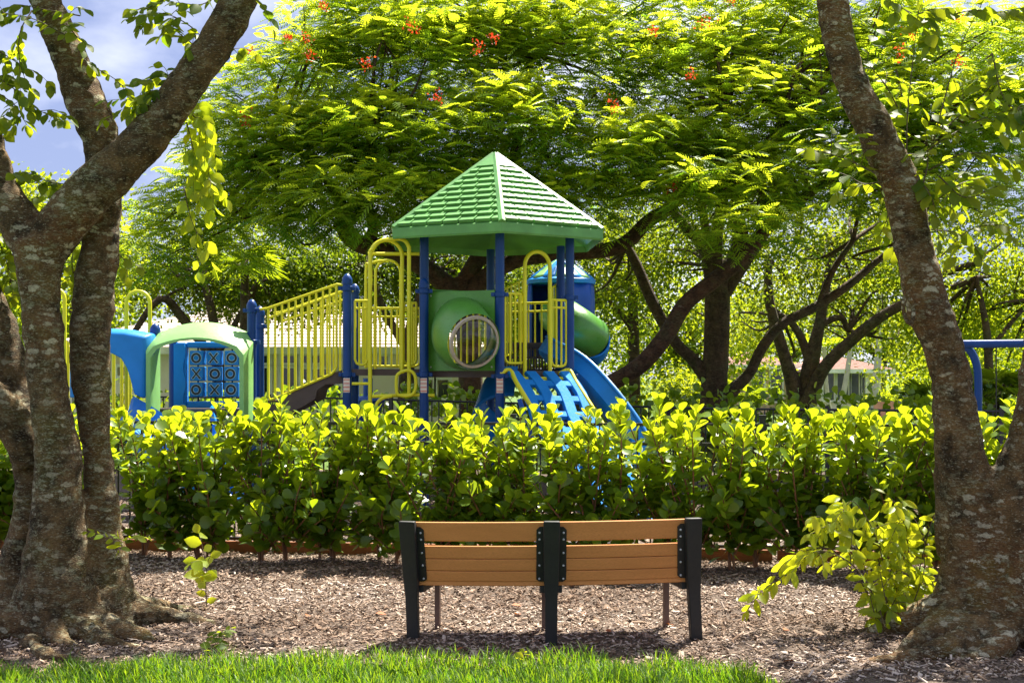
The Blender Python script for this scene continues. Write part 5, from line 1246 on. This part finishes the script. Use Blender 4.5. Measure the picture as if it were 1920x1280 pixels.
bg_tree('shade_tree', 'slim straight shade tree between the blue slide and the leaning trunk', tuple(Vector((P(1190, 0, 30).x, 30, 0))),
    [[(1190, 845, 13, 30), (1190, 740, 11, 30), (1188, 640, 11, 30), (1186, 560, 9, 30), (1185, 450, 7, 30)], [(1188, 620, 6, 30), (1165, 590, 5, 30), (1140, 560, 3, 30)]],
    M['far_bark'], [B_(1160, 560, 31, 1.3, 1.2, 1.6, 1.5), B_(1180, 430, 31, 1.6, 1.3, 1.3, 1.4), B_(1100, 500, 32, 1.4, 1.2, 1.2, 1), B_(1000, 560, 33, 2.0, 1.2, 1.2, 1)], 320, 44, .11, M['oak_leaf'], .30, .30, twigs=20)
bg_tree('shade_tree', 'dense dark-leaved tree filling the gap under the green roof', tuple(Vector((P(760, 0, 31).x, 31, 0))),
    [[(760, 840, 18, 31), (762, 720, 15, 31), (770, 620, 12, 31), (800, 520, 8, 31)], [(765, 660, 9, 31), (720, 580, 7, 31), (690, 500, 5, 31)]],
    M['far_bark'], [B_(780, 520, 32, 2.6, 1.2, 1.2, 2), B_(900, 560, 32, 2.4, 1.2, 1.2, 2), B_(640, 520, 32, 2.0, 1.2, 1.1, 1.5), B_(860, 470, 32, 3.2, 1.2, 1.0, 1.5), B_(560, 500, 32, 1.6, 1.0, .9, 1.0)], 480, 48, .12, M['oak_leaf'], .34, .18, twigs=20)
bg_tree('shade_tree', 'rounded bushy tree above the cream house roof and the pale green arch', tuple(Vector((P(400, 0, 31).x, 31, 0))),
    [[(415, 830, 16, 31), (410, 700, 12, 31), (400, 600, 9, 31), (380, 520, 6, 31)], [(410, 660, 7, 31), (450, 590, 5, 31), (480, 530, 4, 31)], [(240, 640, 5, 30), (300, 560, 7, 30.6), (345, 600, 9, 31), (405, 680, 9, 31)]],
    M['far_bark'], [B_(360, 520, 32, 2.2, 1.3, 1.1, 2), B_(480, 545, 32, 1.9, 1.2, .95, 2), B_(270, 500, 32, 1.6, 1.2, 1.2, 1), B_(580, 560, 33, 1.3, 1.0, .6, .8), B_(420, 440, 32, 2.2, 1.2, .9, 1.2)], 420, 46, .11, M['oak_leaf'], .30, .35, twigs=20)
bg_tree('shade_tree', 'bright lime-leaved tree showing through the stems of the multi-stemmed tree', tuple(Vector((P(60, 0, 27).x, 27, 0))),
    [[(60, 860, 14, 27), (62, 720, 11, 27), (70, 600, 8, 27), (90, 500, 5, 27)]],
    M['far_bark'], [B_(40, 560, 27, 1.8, 1.3, 1.5, 2), B_(160, 470, 28, 1.5, 1.2, 1.0, 1.4), B_(120, 370, 29, 1.2, 1.0, .5, .5), B_(20, 420, 28, 1.4, 1.2, .9, 1)], 210, 44, .13, M['lime_leaf'], .30, .5, twigs=15)
bg_tree('shade_tree', 'loose lime-leaved tree behind the blue swing frame', tuple(Vector((P(1860, 0, 29).x, 29, 0))),
    [[(1860, 850, 12, 29), (1855, 720, 9, 29), (1850, 620, 7, 29), (1830, 520, 4, 29)], [(1853, 660, 5, 29), (1900, 600, 4, 29), (1940, 560, 3, 29)]],
    M['far_bark'], [B_(1850, 560, 30, 1.9, 1.3, 1.3, 2), B_(1760, 620, 31, 1.4, 1.2, 1.0, 1.3), B_(1930, 480, 30, 1.6, 1.2, 1.2, 1.2), B_(1720, 690, 33, 1.2, 1, .5, .7), B_(1880, 660, 32, 1.6, 1.1, .5, .7)], 250, 44, .12, M['lime_leaf'], .30, .45, twigs=25)
# trees beyond the houses closing the view
for i, (px_, d, w_, ht, lm, tm, lab) in enumerate(((-250, 46, 4.5, 7.0, 'oak_leaf', .4, 'far rounded tree at the open sky side of the cream house'), (130, 48, 4.5, 6.4, 'lime_leaf', .3, 'far lime-green tree over the end of the cream house roof'), (560, 50, 4.5, 6.6, 'oak_leaf', .25, 'far tree rising behind the middle of the cream house'), (930, 48, 4.6, 6.8, 'oak_leaf', .3, 'far tree behind the slide drum'), (1290, 52, 4.6, 6.5, 'lime_leaf', .35, 'far lime tree behind the thick dark trunk'), (1650, 76, 6.6, 9, 'oak_leaf', .5, 'far olive tree rising over the pink hip roof'), (1990, 48, 4.6, 7.0, 'lime_leaf', .4, 'far tree behind the swing beam'), (1480, 78, 6.5, 8.6, 'lime_leaf', .35, 'far bright tree between the two garden houses'), (1820, 62, 4.6, 6.0, 'lime_leaf', .5, 'far sunny tree beyond the lawn hedge'))):
    x = P(px_, 0, d).x
    t = thing('far_tree', lab, 'tree', (x, d, 0), 'trees beyond the houses')
    mb = MB(); mb.tube([(x, d, 0), (x + .2, d, ht * .35), (x - .1, d, ht * .65)], [.28, .22, .12], 8, sm=4)
    for k in range(5):
        a = k * 1.26; mb.tube([(x, d, ht * .3), (x + math.cos(a) * w_ * .4, d + math.sin(a) * w_ * .4, ht * .55), (x + math.cos(a) * w_ * .7, d + math.sin(a) * w_ * .6, ht * .72)], [.14, .08, .03], 6, sm=3)
    mb.build('trunk', M['far_bark'], t, angle=80)
    crown_leaves(t, [((x, d, ht * .62), (w_, w_ * .6, ht * .34), 3), ((x + w_ * .3, d - .5, ht * .36), (w_ * .7, w_ * .45, ht * .25), 1.3), ((x - w_ * .4, d - .5, ht * .40), (w_ * .6, w_ * .45, ht * .28), 1.3)], 270, 34, .22, LEAF_SMALL, M[lm], .5, 'crown', tm, .22, .6, .5)

# ------------------------------------------------------------------ shrubs and palms by the houses
def shrub(label, px_, d, w_, ht, mat, n=60, tm=.5, size=.12, name='shrub'):
    x = P(px_, 0, d).x; t = thing(name, label, 'shrub', (x, d, 0)); mb = MB()
    for k in range(5): a = k * 1.3; mb.tube([(x, d, 0), (x + math.cos(a) * w_ * .5, d + math.sin(a) * w_ * .4, ht * .6)], [.03, .012], 5)
    mb.build('stem', M['far_bark'], t); crown_leaves(t, [((x, d, ht * .55), (w_, w_ * .7, ht * .45), 1)], n, 30, size, LEAF_SMALL, mat, .2, 'foliage', tm, .2, .7, .4)
shrub('lime-green shrub under the leaning flame tree trunk', 1265, 29, .8, 2.0, M['lime_leaf'], 60, .6)
shrub('pale shrub beside the blue slide', 1150, 31, 1.0, 2.2, M['lime_leaf'], 60, .4)
shrub('olive shrub against the low cream house', 1300, 40, 1.4, 2.0, M['oak_leaf'], 60, .6)
shrub('sunny clipped shrub next to the pink-roofed house', 1672, 50, 1.1, 1.5, M['lime_leaf'], 80, .6)
shrub('bright shrub beside the palms', 1735, 40, 1.2, 2.2, M['lime_leaf'], 80, .5)
shrub('dark shrub under the tic-tac-toe panel deck', 250, 24, 1.0, 1.6, M['oak_leaf'], 60, .3)
def fan_palm(label, px_, py_, d, n, r, mat):
    c = P(px_, py_, d); t = thing('fan_palm', label, 'palm', (c.x, c.y, 0)); mb = MB(); mb.tube([(c.x, c.y, 0), (c.x + .05, c.y, c.z - .1)], [.12, .09], 10); mb.build('trunk', M['far_bark'], t)
    for k in range(n):
        az = k * 2.4 + random.uniform(-.3, .3); el = random.uniform(-.1, 1.1); u = Vector((math.cos(az) * math.cos(el), math.sin(az) * math.cos(el), math.sin(el)))
        s = u.cross(Vector((0, 0, 1))).normalized(); w = s.cross(u); pe = c + u * r * .45; V, T = [], []
        for j in range(17):
            a = R(-105 + 210 * j / 16); dr = u * math.cos(a) + s * math.sin(a); q_ = dr.cross(w).normalized(); ln = r * (.72 if abs(a) < 1.2 else .58) * random.uniform(.85, 1.1); b0 = len(V)
            V += [pe, pe + dr * ln * .45 + q_ * .018 * r * 1.2, pe + dr * ln * .45 - q_ * .018 * r * 1.2, pe + dr * ln - w * .14 * r - Vector((0, 0, .1 * r))]; T += [(b0, b0 + 1, b0 + 3), (b0, b0 + 3, b0 + 2)]
        obj('frond', tri_mesh('frond', np.array([tuple(v) for v in V]), np.array(T), np.full(len(V), random.random() * .4), [mat], False), t)
        m2 = MB(); m2.tube([tuple(c), tuple(pe)], .012, 5); m2.build('stalk', M['twig'], t)
fan_palm('dark fan palm behind the curved swing leg', 1872, 735, 19.5, 18, .62, M['hedge_leaf'])
fan_palm('low fan palm at the edge of the mossy leaning tree', 1745, 760, 21, 12, .55, M['hedge_leaf'])
fan_palm('tall fan palm against the sky over the pale green arch', 455, 500, 29, 14, .9, M['lime_leaf'])
fan_palm('small bright fan palm left of the low cream house', 1393, 745, 36, 12, .7, M['lime_leaf'])
M['pale_bark'] = roughmat('pale_palm_bark', (0.40, 0.36, 0.30), (0.52, 0.48, 0.42), 9, 0.9, 0.4, 0.02)
for lab, rows in (('thin pale palm trunk leaning across the tall windows', [(1570, 790, 5, 48), (1585, 720, 5, 48), (1600, 620, 4, 48), (1615, 540, 4, 48)]), ('thick pale palm trunk at the corner of the pink-roofed house', [(1633, 790, 8, 45), (1640, 730, 7, 45), (1648, 650, 6, 45), (1650, 550, 5, 45)]), ('short pale palm trunk in front of the garden house wall', [(1558, 790, 5, 50), (1550, 730, 4, 50), (1545, 650, 4, 50)])):
    b = P(rows[0][0], 0, rows[0][3]); t = thing('palm', lab, 'palm', (b.x, b.y, 0)); mb = MB(); p = limb(mb, rows, 10, 4); mb.build('trunk', M['pale_bark'], t); c = Vector(p[-1])
    for k in range(9):
        az = k * .7; u = Vector((math.cos(az), math.sin(az), .5)).normalized(); obj('frond', tri_mesh('frond', FROND[0], FROND[1], np.full(len(FROND[0]), .3), [M['lime_leaf']], False), t, tuple(c), Matrix([list(r) for r in basis(np.array([tuple(u)]), np.array([[0, 0, 1.]]), np.array([1.7]))[0]]))
# pink garden chairs on the far lawn
M['chair'] = paint('pink_brown_chair', (0.45, 0.24, 0.18), 0.6)
for px_, lab in ((1507, 'pinkish garden chair on the far lawn near the splayed stems'), (1662, 'pinkish garden chair on the far lawn near the clipped shrub')):
    c = P(px_, 0, 38); t = thing('garden_chair', lab, 'chair', (c.x, c.y, 0))
    for nm, bx_ in (('seat', ((0, 0, .42), (.6, .6, .06))), ('backrest', ((0, .28, .72), (.6, .06, .55))), ('armrest', ((-.31, 0, .62), (.06, .55, .05))), ('armrest', ((.31, 0, .62), (.06, .55, .05))), ('leg', ((-.26, -.26, .2), (.05, .05, .4))), ('leg', ((.26, -.26, .2), (.05, .05, .4))), ('leg', ((-.26, .26, .2), (.05, .05, .4))), ('leg', ((.26, .26, .2), (.05, .05, .4)))):
        mb = MB(); mb.box(Vector((c.x, c.y, 0)) + Vector(bx_[0]), bx_[1]); mb.build(nm, M['chair'], t, smooth=False)
